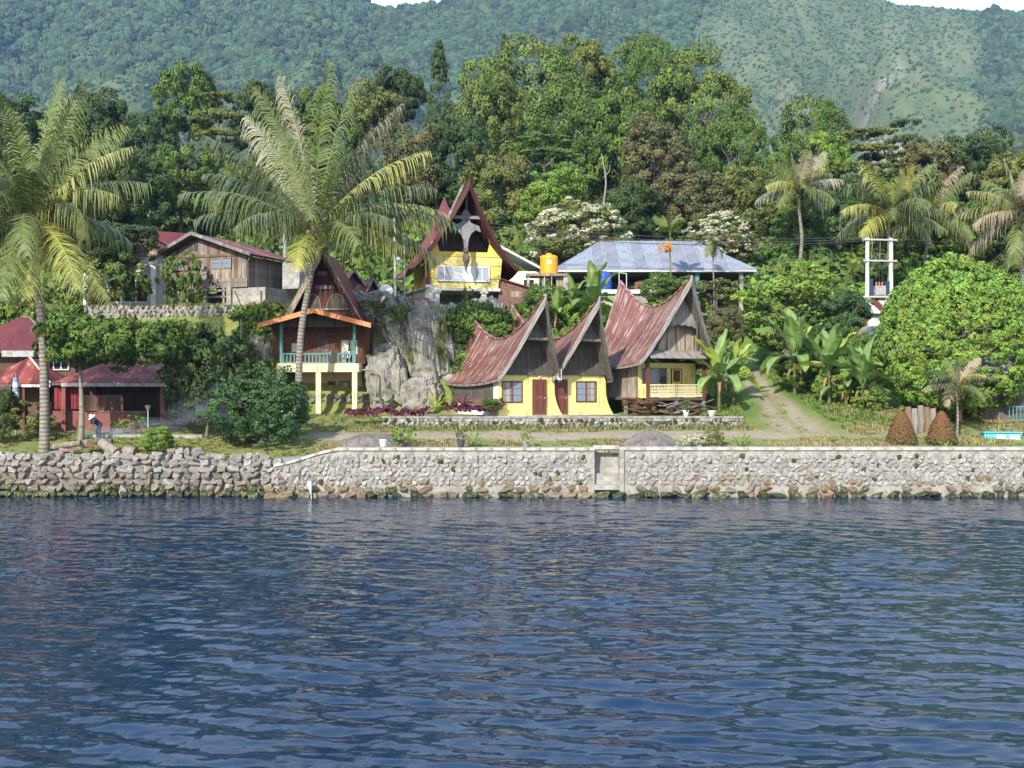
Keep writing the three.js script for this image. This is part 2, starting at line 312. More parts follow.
{
  const W = 2048, Hh = 1024, X0 = -50, X1 = 50, D0 = 64, D1 = 114;
  const t = texture(W, Hh, (i, j) => {
    const x = X0 + (X1 - X0) * i / W, d = D0 + (D1 - D0) * j / Hh;
    const a = px512(N1, i >> 1, j >> 1), b = px512(N2, i, j), f = px512(NF, i, j), e = px512(N1, (i >> 2) + 200, (j >> 2) + 90);
    let c = mix3([0.42, 0.47, 0.21], [0.62, 0.64, 0.36], b * 0.6 + f * 0.4);
    c = mix3(c, [0.62, 0.57, 0.41], smooth(0.58, 0.8, a * 0.6 + e * 0.4));                    // dry straw
    c = mix3(c, [0.45, 0.39, 0.31], smooth(0.66, 0.82, b * 0.7 + a * 0.3) * 0.8);               // bare soil
    const soil = mix3([0.58, 0.51, 0.42], [0.80, 0.74, 0.65], b * 0.5 + f * 0.5);
    const w = (a - 0.5) * 1.6 + (b - 0.5) * 0.8;
    const along = smooth(1.9, 0.8, Math.abs(d - 70.2 + w * 1.1)) * smooth(-14, -11.5, x + w) * (1 - smooth(14, 22, x + w * 3) * 0.55);
    const up = smooth(lerp(2.5, 1.7, smooth(73, 88, d)), lerp(0.9, 0.6, smooth(73, 88, d)), Math.abs(x - track(d) + w * 0.8)) * smooth(69.4, 70.6, d) * (1 - smooth(91, 96, d + w));
    const mid = smooth(0.5, 0.15, Math.abs(x - track(d) + w * 0.3)) * smooth(0.35, 0.6, b + 0.1) * 0.85;
    c = mix3(c, soil, Math.max(along, up * (1 - mid) * 0.85) * smooth(0.15, 0.45, b + 0.25));
    const lush = smooth(11, 16, x) * smooth(74, 77, d) * (1 - up);
    c = mix3(c, mix3([0.33, 0.45, 0.14], [0.50, 0.62, 0.26], b), lush * 0.92);
    return c;
  }, 1);
  t.wrapS = t.wrapT = THREE.MirroredRepeatWrapping;
  t.repeat.set(1, 1);
  const xs = [-160, -130, -105, -85, -70, ...range(-60, 60, 240), 70, 85, 105, 130, 160], ds = [...range(64.75, 73, 26), 73.1, 73.2, 73.3, 73.5, ...range(74, 114, 84)];
  setting('ground', sheet(xs, ds, G, (x, d) => [(x - X0) / (X1 - X0), (d - D0) / (D1 - D0)]), mat([0.85, 0.85, 0.85], t, 0.95, { bumpMap: Object.assign(BUMP.clone(), { repeat: new THREE.Vector2(60, 30) }), bumpScale: 0.06 }));
  const hx = range(-900, 900, 120), hd = [...range(113.9, 260, 60), ...range(266, 900, 40)];
  setting('hillside', sheet(hx, hd, (x, d) => G(x, d), (x, d) => [x / 6, d / 6]), mat([0.075, 0.085, 0.03], T.stone, 1));
  setting('far_shore', mergeGeometries([sheet([-900, -500, -160], [64.75, 90, 114], (x, d) => G(-160, d), (x, d) => [x, d]), sheet([160, 500, 900], [64.75, 90, 114], (x, d) => G(160, d), (x, d) => [x, d])]), mat([0.10, 0.12, 0.05], T.stone, 1));
}

// ---------------------------------------------------------------- the lake: real waves, with finer ripples as bump
{
  const r = rng(71), waves = [];
  for (let k = 0; k < 40; k++) {
    const L = 0.3 * Math.pow(5.6, r()), a = (r() + r() - 1) * 0.62 + 0.1;      // wavelength and heading; the swell runs towards the camera
    waves.push([Math.sin(a) * 6.283 / L, Math.cos(a) * 6.283 / L, r.in(0, 6.283), 0.0044 * Math.pow(L, 0.88) * r.in(0.6, 1.3)]);
  }
  const wave = (x, d) => {
    const g = 0.35 + 1.3 * fbm(x * 0.06, d * 0.05, 5, 3);                 // gusts: rough and calm stretches
    let y = 0;
    const wx_ = x + 0.5 * Math.sin(d * 0.31 + x * 0.11), wd = d + 0.5 * Math.sin(x * 0.23 + 1.3);
    for (const [kx, kd, p, A] of waves) y += A * Math.sin(kx * wx_ + kd * wd + p);
    return y * g + 0.02 * (noise3(x * 1.7, d * 1.7, 2) - 0.5);
  };
  const fade = (x, d) => (1 - smooth(36, 39.5, Math.abs(x))) * (smooth(7, 9, d)) * (d > 64.9 ? 0.6 : 1);
  const ds = [];
  for (let d = 7; d < 65; d += 0.05 + 0.0026 * d) ds.push(d);
  ds.push(65.2);
  const near = sheet(range(-40, 40, 880), ds, (x, d) => wave(x, d) * fade(x, d), (x, d) => [x, d]);
  const flat = () => 0, uv = (x, d) => [x, d];
  const far = [sheet([-1200, -40], [-900, 7, 65.2], flat, uv), sheet([40, 1200], [-900, 7, 65.2], flat, uv), sheet([-40, 40], [-900, 7], flat, uv)];
  const n = tileNoise(1024, [[26, 34, 1], [52, 70, 0.7], [104, 140, 0.22], [12, 16, 0.6]], 9);
  const t = texture(1024, 1024, (i, j) => { const s = n[j * 1024 + i]; return [s, s, s]; }, 13, false);
  setting('lake', mergeGeometries([near, ...far]), new THREE.MeshPhysicalMaterial({ color: lin(0.007, 0.028, 0.062), roughness: 0.06, ior: 1.333, bumpMap: t, bumpScale: 0.03 }));
}

// ---------------------------------------------------------------- the mountain behind the village
const ridgeY = [[-400, -60], [0, -34], [150, -36], [300, -24], [350, -6], [372, 5], [388, 12], [405, 9], [440, 5], [470, -2], [500, -14], [650, -32], [800, -26], [865, -6], [895, 3], [930, 6], [975, 9], [1024, 13], [1400, 20]];
const spurs = [ // ridges that come forward: [pixel, height in picture, distance] from top to foot
  [[840, 14, 1560], [900, 50, 1380], [960, 100, 1180], [1030, 165, 960]],
  [[120, 8, 1560], [142, 40, 1350], [150, 80, 1150], [135, 130, 950]],
  [[560, 2, 1650], [590, 40, 1430], [630, 85, 1180]],
  [[330, 10, 1600], [370, 50, 1380], [400, 95, 1150]],
  [[760, 20, 1600], [745, 70, 1300], [760, 130, 1000]],
].map((s) => s.map(([px, py, d]) => [wx(px, d), wy(py, d), d]));
function mountainY(x, d) {
  const yr = wy(pw(x * F / 1900 + 512, ridgeY), 1900), t = clamp((d - 720) / 1180);
  let y = 70 + (yr - 70) * Math.pow(t, 1.35);
  if (d > 1900) y = yr - (d - 1900) * 0.45;
  for (const s of spurs) for (let k = 0; k + 1 < s.length; k++) {
    const [ax, ay, ad] = s[k], [bx_, by, bd] = s[k + 1], dx = bx_ - ax, dd = bd - ad, u = clamp(((x - ax) * dx + (d - ad) * dd) / (dx * dx + dd * dd));
    const off = Math.hypot(x - ax - u * dx, d - ad - u * dd);
    const h = ay + (by - ay) * u - off * 0.62;
    const e = h - y;
    y = e > 25 ? h : e > -25 ? y + (e + 25) * (e + 25) / 100 : y;
  }
  const q = smooth(0, 0.25, t) * (d > 1900 ? 1 : 1 - 0.96 * smooth(0.72, 1, t));
  y += q * ((fbm(x * 0.006, d * 0.004, 1, 4) - 0.5) * 130 + (1 - Math.abs(noise3(x * 0.011 + 40, d * 0.005, 6) * 2 - 1)) * -62 + (1 - Math.abs(noise3(x * 0.027 + 7, d * 0.011, 9) * 2 - 1)) * -24 + (fbm(x * 0.03, d * 0.03, 4, 3) - 0.5) * 22 + (fbm(x * 0.11, d * 0.09, 6, 2) - 0.5) * 7);
  return y;
}
const grassy = (x, d) => { // open grass and scree on the spurs, forest elsewhere
  const px = x * F / d + 512;
  const right = smooth(690, 780, px + (d - 1200) * 0.06) * (1 - smooth(0, 60, x - wx(1030, 960) - (960 - d) * -0.42 + 60));
  const left = smooth(260, 170, px) * smooth(0, 60, px + 40) * smooth(1600, 1350, d);
  const gully = 1 - Math.abs(noise3(x * 0.011 + 40, d * 0.005, 6) * 2 - 1);
  return clamp(Math.max(right, left * 0.85, 0.15) + (fbm(x * 0.012, d * 0.012, 9, 4) - 0.5) * 1.1 - (gully - 0.55) * 0.6);
};
{
  const xs = range(-1800, 1800, 560), ds = [...range(720, 1900, 230), 1960, 2050, 2200, 2500];
  const g = sheet(xs, ds, mountainY, (x, d) => [x / 40, d / 40], (x, d) => {
    const k = grassy(x, d), n = fbm(x * 0.05, d * 0.05, 2, 3), rocky = smooth(0.54, 0.68, fbm(x * 0.025, d * 0.016, 7, 4)) * smooth(wx(700, d), wx(900, d), x) * smooth(1600, 1300, d);
    let c = mix3([0.045, 0.075, 0.03], mix3([0.072, 0.108, 0.042], [0.125, 0.138, 0.064], n), k);
    c = mix3(c, mix3([0.17, 0.155, 0.125], [0.29, 0.26, 0.22], n), rocky * 0.85);
    const spot = fbm(x * 0.16, d * 0.12, 5, 3); c = c.map((q) => q * (0.65 + 0.7 * spot));
    return c;
  });
  setting('mountain', g, mat([1, 1, 1], null, 1, { vertexColors: true }));
  const r = rng(5), geo = new THREE.IcosahedronGeometry(1, 2), p = geo.attributes.position;
  for (let i = 0; i < p.count; i++) { const v = V().fromBufferAttribute(p, i), s = 0.62 + 0.75 * noise3(v.x * 2.6 + 9, v.y * 2.6 + 9, v.z * 2.6 + 9); p.setXYZ(i, v.x * s, v.y * s * 0.95 + 0.25, v.z * s); }
  geo.computeVertexNormals();
  const list = [];
  for (let k = 0; k < 520000 && list.length < 180000; k++) {
    const d = 760 + 1200 * Math.sqrt(r()), x = r.in(-1, 1) * (0.6 * d + 220), g2 = grassy(x, d);
    if (r() < Math.pow(g2, 0.6) * 0.80) continue;
    const s = (g2 > 0.45 ? r.in(0.7, 2.6) : r.in(2.2, 6.0) * (r() < 0.15 ? 1.6 : 1));
    list.push([x, d, s, r.in(0.75, 1.2), r(), r.in(0.4, 1.6) * (g2 > 0.45 ? 1.5 : 1)]);
  }
  const far = new THREE.InstancedMesh(geo, mat([0.042, 0.074, 0.028], null, 1), list.length);
  const c = new THREE.Color();
  list.forEach(([x, d, s, tall, turn, tone], k) => {
    far.setMatrixAt(k, M4.compose(V(x, mountainY(x, d) + s * 0.25, -d), Q.setFromAxisAngle(V(0, 1, 0), turn * 6.283), V(s, s * tall, s)));
    far.setColorAt(k, c.setRGB(tone * lerp(0.85, 1.25, turn), tone, tone * lerp(1.1, 0.8, turn)));
  });
  far.name = 'mountain_forest';
  far.userData = { kind: 'stuff', label: 'forest covering the mountain slopes far behind the village', category: 'forest' };
  scene.add(far);
}

// ---------------------------------------------------------------- stones
const stoneGeos = Array.from({ length: 10 }, (_, s) => { // angular field stones in a box of 1 x 1 x 1
  const r = rng(300 + s), pts = [];
  for (let k = 0; k < 15; k++) { const u = r.in(-1, 1), a = r.in(0, 6.283), q = Math.sqrt(1 - u * u), e = (v) => Math.sign(v) * Math.pow(Math.abs(v), 0.6); pts.push(V(e(q * Math.cos(a)), e(u), e(q * Math.sin(a))).multiplyScalar(r.in(0.46, 0.56))); }
  return tidy(metric(new ConvexGeometry(pts)));
});
function stoneMesh(name, r, parent, x, y, z, w, h, d, tones) {
  const o = new THREE.Mesh(r.pick(stoneGeos), r.pick(tones));
  o.name = name; o.castShadow = o.receiveShadow = true;
  o.position.set(x, y, z); o.scale.set(w, h, d); o.rotation.set(r.in(-0.25, 0.25), r.in(0, 0.5) + (r() < 0.5 ? Math.PI : 0), r.in(-0.35, 0.35));
  parent.add(o);
  return o;
}
const stoneGeo = (r, x, y, z, w, h, d) => r.pick(stoneGeos).clone().applyMatrix4(M4.compose(V(x, y, z), Q.setFromEuler(E.set(r.in(-0.3, 0.3), r.in(0, 6.28), r.in(-0.3, 0.3))), V(w, h, d)));
{ // loose, dry-laid wall of rounded stones on the left
  const r = rng(11), o = thing('dry_stone_wall', 'loose dry-laid wall of grey and brown stones along the left shore', 'stone wall', V(0, 0, -64.3));
  const topAt = (x) => 2.42 + 0.28 * (fbm(x * 0.6, 2, 5, 3) - 0.5) * 2 + 0.22 * Math.exp(-((x + 19.5) ** 2) / 6) - 0.95 * smooth(-15.2, -12.9, x) - 0.4 * smooth(-13, -11.8, x);
  part('core', [box(-34, -12.2, -0.6, 1.0, -0.75, -0.18), box(-34, -14.6, 1.0, 1.85, -0.75, -0.25)], m.oldconcrete, o);
  let y = 0.02;
  for (let row = 0; row < 8 && y < 3; row++) {
    const h = row === 0 ? 0.32 : r.in(0.32, 0.4);
    for (let x = -31.2 + r.in(-0.3, 0); x < -11.7;) {
      const w = r.in(0.36, 0.68) * (row === 0 ? 0.95 : 1), cy = y + h / 2 + r.in(-0.05, 0.05);
      if (cy < topAt(x)) {
        const st = stoneMesh('stone', r, o, x + w / 2, cy, r.in(-0.08, 0.1) - 0.1 - y * 0.07, w * 1.12, h * r.in(1.12, 1.4), r.in(0.5, 0.7), row === 0 ? [m.moss, m.mossdark] : row === 1 && r() < 0.4 ? [m.moss] : row > 3 ? [stoneTones[0], stoneTones[3], stoneTones[1], stoneTones[0]] : stoneTones);
        if (row === 0) st.userData.label = 'mossy green stone at the waterline';
      }
      x += w;
    }
    y += h;
  }
  for (let x = -31; x < -13; x += r.in(0.5, 0.9)) stoneMesh('stone', r, o, x, topAt(x) - 0.1, r.in(-0.7, -0.3), r.in(0.45, 0.7), r.in(0.35, 0.5), 0.55, [stoneTones[0], stoneTones[3]]);
}
{ // mortared sea wall with a concrete coping and a boat landing of steps let into it
  const r = rng(12), o = thing('sea_wall', 'long mortared stone sea wall with pale concrete coping along the shore', 'stone wall', V(0, 0, -64.3));
  const L = -13.9, Rr = 36, a = wx(594.5, 64.3), b = wx(620, 64.3), topAt = (x) => x < -10.2 ? lerp(1.75, 2.72, smooth(-14.4, -9.9, x)) : 2.74;
  const face = [[L, 0.35]];
  for (let x = L; x <= a; x += 0.4) face.push([x, topAt(x)]);
  const outline = [[L, -0.8], ...face.slice(1), [a, 2.74], [a, -0.8]];
  part('mortar_face', [plate(outline, 0.7, 0), plate(rect(b, Rr, -0.8, 2.74), 0.7, 0), ], m.mortar, o);
  part('landing_back', box(a, b, -0.8, 2.74, -1.1, -0.82), m.concrete, o);
  part('coping', [slab((u, v) => { const x = lerp(L, a, u); return V(x, topAt(x) + 0.13, lerp(0.1, -0.78, v)); }, 40, 1, 0.15, (u, v) => [u * 20, v]), box(b, Rr, 2.735, 2.9, -0.8, 0.1), box(a - 0.02, b + 0.02, 2.745, 2.96, -1.2, -0.72)], m.paleconcrete, o);
  part('landing_cheek', [box(a - 0.1, a + 0.002, 0.3, 2.745, -0.82, 0.02), box(b - 0.03, b + 0.22, 0.3, 2.78, -0.82, 0.12)], m.concrete, o);
  part('landing_step', box(a + 0.004, b - 0.034, 0.42, 0.72, -0.81, 0.1), m.concrete, o);
  part('landing_step', box(a + 0.004, b - 0.034, 0.722, 1.35, -0.81, -0.3), m.concrete, o);
  // stones: big weathered ones at the water, smaller ones above
  let big = 0;
  for (let x = L - 1.5; x < 31; ) {
    const w = r.in(0.5, 1.15), h = r.in(0.3, 0.5);
    stoneMesh('base_stone', r, o, x + w / 2, 0.10 + r.in(-0.05, 0.06), r.in(0.0, 0.2), w * 1.08, h, 0.7, r() < 0.75 ? [m.mossdark, m.mossdark, m.moss] : baseTones);
    big++;
    x += w * r.in(0.92, 1.2);
  }
  for (let x = L - 0.6; x < 31; ) { const w = r.in(0.45, 0.9); if (r() < 0.8 && !(x > a - 0.6 && x < b + 0.2)) { stoneMesh('base_stone', r, o, x + w / 2, 0.45 + r.in(-0.06, 0.08), r.in(0.0, 0.06), w, r.in(0.32, 0.44), 0.42, r() < 0.9 ? baseTones : [m.moss]); big++; } x += w; }
  const rest = [], greens = [];
  for (let y = 0.82; y < 2.72; y += 0.255) for (let x = L + r.in(0, 0.3); x < 31.5;) {
    const w = r.in(0.26, 0.58), ok = y + 0.12 < topAt(x + w / 2) - 0.05 && !(x + w > a - 0.15 && x < b + 0.3);
    if (ok) {
      const yy = y + r.in(-0.05, 0.05), zz = r.in(-0.06, -0.015), h = r.in(0.28, 0.36);
      if (w > 0.45 && big < 296) { stoneMesh('stone', r, o, x + w / 2, yy, zz, w, h, 0.3, y < 1.1 && r() < 0.6 ? [wallTones[3], baseTones[0]] : wallTones); big++; } else (r() < 0.035 ? greens : rest).push(stoneGeo(r, x + w / 2, yy, zz, w, h, 0.28));
    }
    x += w * 0.93;
  }
  for (let k = 0; k < 3; k++) part(['small_stones', 'small_pale_stones', 'small_brown_stones'][k], rest.filter((_, i) => (i * 7 + (i >> 3)) % 3 === k), [wallTones[0], wallTones[2], wallTones[1]][k], o).userData.kind = 'stuff';
  part('mossy_stones', greens, m.mossdark, o).userData.kind = 'stuff';
  for (let k = 0; k < 1; k++) { // a pale pipe-like sleeve hanging to the water at the joint with the loose wall
    const q = thing('drain_sleeve', 'pale teal cloth sleeve hanging from the sea wall into the water', 'drain pipe', V(wx(311, 63.9), 0.0, -63.62));
    part('sleeve', tube([V(-0.03, 0.95, 0), V(0.02, 0.6, 0.1), V(0.08, 0.25, 0.14), V(0.1, -0.1, 0.16)], (t) => 0.09 + 0.06 * Math.sin(t * 5 + 1)), mat([0.55, 0.72, 0.66], T.plaster, 0.7), q);
  }
}
{ // low garden wall in front of the houses
  const r = rng(13), o = thing('garden_wall', 'low mossy stone garden wall below the yellow houses', 'stone wall', V(0, 0, -73.05));
  part('core', [box(-8.6, 15.3, 3.3, 4.36, -0.2, 0.02)], m.mortar, o);
  part('top', box(-8.65, 15.35, 4.362, 4.44, -0.26, 0.1), m.concrete, o);
  const dark = [], pale = [], green = [];
  for (let y = 3.6; y < 4.36; y += 0.2) for (let x = -8.6; x < 15.2;) { const w = r.in(0.2, 0.45); r.pick([dark, pale, green, pale]).push(stoneGeo(r, x + w / 2, y + r.in(-0.03, 0.03), 0.04 + r.in(0, 0.06), w, 0.24, 0.22)); x += w * 1.05; }
  for (const [g, mm, n] of [[dark, stoneTones[2], 'dark_stones'], [pale, wallTones[0], 'pale_stones'], [green, m.mossdark, 'mossy_stones']]) part(n, g, mm, o).userData.kind = 'stuff';
}
{ // upper retaining wall below the wooden house
  const r = rng(14), o = thing('retaining_wall', 'old pale rubble retaining wall below the wooden house on the left', 'stone wall', V(0, 0, -84.6));
  const x0 = wx(84, 84.6), x1 = wx(243, 84.6), y0 = 9.6, y1 = wy(307, 84.6), st = [], gr = [];
  part('core', box(x0, x1, y0, y1, -0.6, 0), m.mortar, o);
  for (let y = y0 + 0.2; y < y1; y += 0.3) for (let x = x0; x < x1;) { const w = r.in(0.25, 0.6); (r() < 0.3 ? gr : st).push(stoneGeo(r, x + w / 2, y, 0, w, 0.32, 0.2)); x += w; }
  part('rubble_stones', st, wallTones[1], o).userData.kind = 'stuff';
  part('mossy_stones', gr, m.moss, o).userData.kind = 'stuff';
}
// ---------------------------------------------------------------- limestone cliff
function boulder(label, px, py, d, w, h, dep, seed, tilt = 0) {
  const g = new THREE.IcosahedronGeometry(1, 26), p = g.attributes.position, v = V(), s7 = seed * 7.3;
  for (let i = 0; i < p.count; i++) {
    v.fromBufferAttribute(p, i);
    const e = (t) => Math.sign(t) * Math.pow(Math.abs(t), 0.72), cr = Math.pow(1 - Math.abs(fbm(v.x * 1.3 + s7, v.y * 0.8, v.z * 1.3, 3) * 2 - 1), 3);
    const k = 0.80 + 0.55 * (fbm(v.x * 1.5 + s7, v.y * 1.1 + 3, v.z * 1.5, 4) - 0.5) + 0.18 * (fbm(v.x * 5 + s7, v.y * 3.5, v.z * 5, 3) - 0.5) - 0.2 * cr + 0.2 - 0.12 * Math.pow(1 - Math.abs(fbm(v.x * 3.1 + s7 + 5, v.y * 1.6, v.z * 3.1, 3) * 2 - 1), 6) + 0.05 * (fbm(v.x * 14 + s7, v.y * 11, v.z * 14, 3) - 0.5);
    p.setXYZ(i, e(v.x) * k * w / 2, e(v.y) * k * h / 2, e(v.z) * k * dep / 2);
  }
  g.deleteAttribute('normal'); g.deleteAttribute('uv');
  const q = g; q.computeVertexNormals(); metric(q);
  const o = single('limestone_rock', tidy(q), m.rock, label, 'rock', 'limestone rocks of the cliff');
  o.position.copy(at(px, py, d)); o.rotation.z = tilt;
  return o;
}
boulder('tall grey limestone rock left of the red saddle roof, below the yellow stilt house', 430, 357, 83.5, 4.6, 8.4, 4.5, 1, 0.1);
boulder('pale limestone crag directly beneath the stilts of the upper yellow house', 458, 331, 86.5, 4.4, 4.6, 5, 2);
boulder('leaning limestone slab with pale upper edge at the middle of the cliff', 403, 335, 84.5, 3.6, 6.6, 4, 3, 0.45);
boulder('shaded limestone rock beside the balcony house', 388, 380, 82.0, 3.6, 5.4, 4, 4, 0.15);
boulder('low grey rock at the foot of the cliff behind the purple hedge', 420, 395, 81.2, 3.4, 3.4, 3, 5);
boulder('flat-topped limestone rock behind the balcony house roof', 372, 330, 86.0, 4.6, 6.6, 4, 6);
boulder('grey rock against the left side of the balcony house', 256, 365, 83.0, 3.4, 4.6, 3, 7, -0.3);
boulder('rough rock half buried behind the back peak of the left saddle roof', 486, 330, 88.0, 4.0, 6.0, 4, 8);

// ---------------------------------------------------------------- building kit
m.louvre = mat([0.20, 0.23, 0.27], null, 0.2); m.paneGrey = mat([0.34, 0.36, 0.38], null, 0.2);
function windowUnit(parent, x0, x1, y0, y1, z, frame, pane, cols = 1, rows = 1, t = 0.07, label) {
  const g = [box(x0, x1, y0, y0 + t, z - 0.02, z + 0.08), box(x0, x1, y1 - t, y1, z - 0.02, z + 0.08), box(x0, x0 + t, y0 + t, y1 - t, z - 0.02, z + 0.08), box(x1 - t, x1, y0 + t, y1 - t, z - 0.02, z + 0.08)];
  for (let k = 1; k < cols; k++) { const x = lerp(x0, x1, k / cols); g.push(box(x - t / 2, x + t / 2, y0 + t, y1 - t, z - 0.018, z + 0.078)); }
  const w = part('window', g, frame, parent, label);
  for (let c = 0; c < cols; c++) for (let k = 0; k < rows; k++) {
    const a = lerp(x0, x1, c / cols) + t / 2 + 0.01, b = lerp(x0, x1, (c + 1) / cols) - t / 2 - 0.01, e = lerp(y0 + t, y1 - t, k / rows) + 0.012, f = lerp(y0 + t, y1 - t, (k + 1) / rows) - 0.012;
    part('pane', box(a, b, e, f, z - 0.01, z + 0.03), Array.isArray(pane) ? pane[c % pane.length] : pane, w);
  }
  return w;
}
function doorUnit(parent, x0, x1, y0, y1, z, leafM, frameM, panels = 2) {
  const d = part('door', box(x0 + 0.06, x1 - 0.06, y0, y1 - 0.06, z - 0.03, z + 0.04), leafM, parent);
  part('door_frame', [box(x0, x0 + 0.06, y0, y1, z - 0.03, z + 0.07), box(x1 - 0.06, x1, y0, y1, z - 0.03, z + 0.07), box(x0 + 0.06, x1 - 0.06, y1 - 0.06, y1, z - 0.03, z + 0.07)], frameM, d);
  for (let k = 0; k < panels; k++) { const a = lerp(y0, y1, k / panels) + 0.1, b = lerp(y0, y1, (k + 1) / panels) - 0.12; part('panel', box(x0 + 0.17, x1 - 0.17, a, b, z + 0.041, z + 0.06), frameM, d); }
  part('handle', bx(0.05, 0.12, 0.05, x1 - 0.14, lerp(y0, y1, 0.47), z + 0.07), m.metal, d);
  return d;
}
function stripRoof(parent, name, A, B, D, C, n, mats, thick = 0.03, seed = 1, rib = false) { // sheets of metal side by side on the slope with eave A-B and top D-C
  const r = rng(seed), e = B.clone().sub(A), L = e.length(); e.normalize();
  const uD = D.clone().sub(A).dot(e) / L, uC = C.clone().sub(A).dot(e) / L;
  const foot = A.clone().addScaledVector(e, uD * L), up = D.clone().sub(foot), H = up.length(); up.normalize();
  const nrm = e.clone().cross(up).normalize(); if (nrm.y < 0) nrm.negate();
  const top = (u) => u < uD ? u / Math.max(uD, 1e-6) : u > uC ? (1 - u) / Math.max(1 - uC, 1e-6) : 1;
  const us = [...new Set([...range(0, 1, n), uD, uC].map((u) => Math.round(u * 1e4) / 1e4))].filter((u) => u >= 0 && u <= 1).sort((a, b) => a - b);
  for (let k = 0; k + 1 < us.length; k++) {
    if (us[k + 1] - us[k] < 0.004) continue;
    const up0 = r.in(0, 0.018), f = (u, v) => { const uu = lerp(us[k], us[k + 1], u) , t = clamp(top(uu)) * H; return A.clone().addScaledVector(e, uu * L).addScaledVector(up, t * v - 0.0).addScaledVector(nrm, up0 + thick); };
    if (rib && k) part('rib', beam(f(0, 0).addScaledVector(nrm, 0.02), f(0, 1).addScaledVector(nrm, 0.02), 0.09, 0.07), m.zinc, parent);
    part(name, slab(f, 1, 2, thick, (u, v) => [lerp(us[k], us[k + 1], u) * L + seed, v * H]), r.pick(mats), parent);
  }
}
function hipRoof(parent, x0, x1, z0, z1, y0, rise, run, n, mats, seed, sheetName = 'roof_sheet', under = m.darkwood) { // eaves at y0, ridge along x
  const zm = (z0 + z1) / 2, R0 = V(x0 + run, y0 + rise, zm), R1 = V(x1 - run, y0 + rise, zm), a = V(x0, y0, z1), b = V(x1, y0, z1), c = V(x1, y0, z0), d = V(x0, y0, z0);
  const P = [a, b, c, d, R0, R1].flatMap((p) => [p.x, p.y - 0.02, p.z]);
  const g = raw([...P, ...[a, b, c, d].flatMap((p) => [p.x, p.y - 0.14, p.z])], null, null, [0, 1, 5, 0, 5, 4, 1, 2, 5, 2, 3, 4, 2, 4, 5, 3, 0, 4, 6, 7, 1, 6, 1, 0, 7, 8, 2, 7, 2, 1, 8, 9, 3, 8, 3, 2, 9, 6, 0, 9, 0, 3, 6, 8, 7, 6, 9, 8]).toNonIndexed();
  g.computeVertexNormals(); metric(g);
  const roof = part('roof', tidy(g), under, parent);
  stripRoof(roof, sheetName, a, b, R0, R1, n, mats, 0.03, seed, sheetName === 'roof_panel');
  stripRoof(roof, sheetName, c, d, R1, R0, n, mats, 0.03, seed + 1);
  stripRoof(roof, sheetName, d, a, R0, R0, Math.max(3, Math.round(n * (z1 - z0) / (x1 - x0))), mats, 0.03, seed + 2);
  stripRoof(roof, sheetName, b, c, R1, R1, Math.max(3, Math.round(n * (z1 - z0) / (x1 - x0))), mats, 0.03, seed + 3);
  return roof;
}
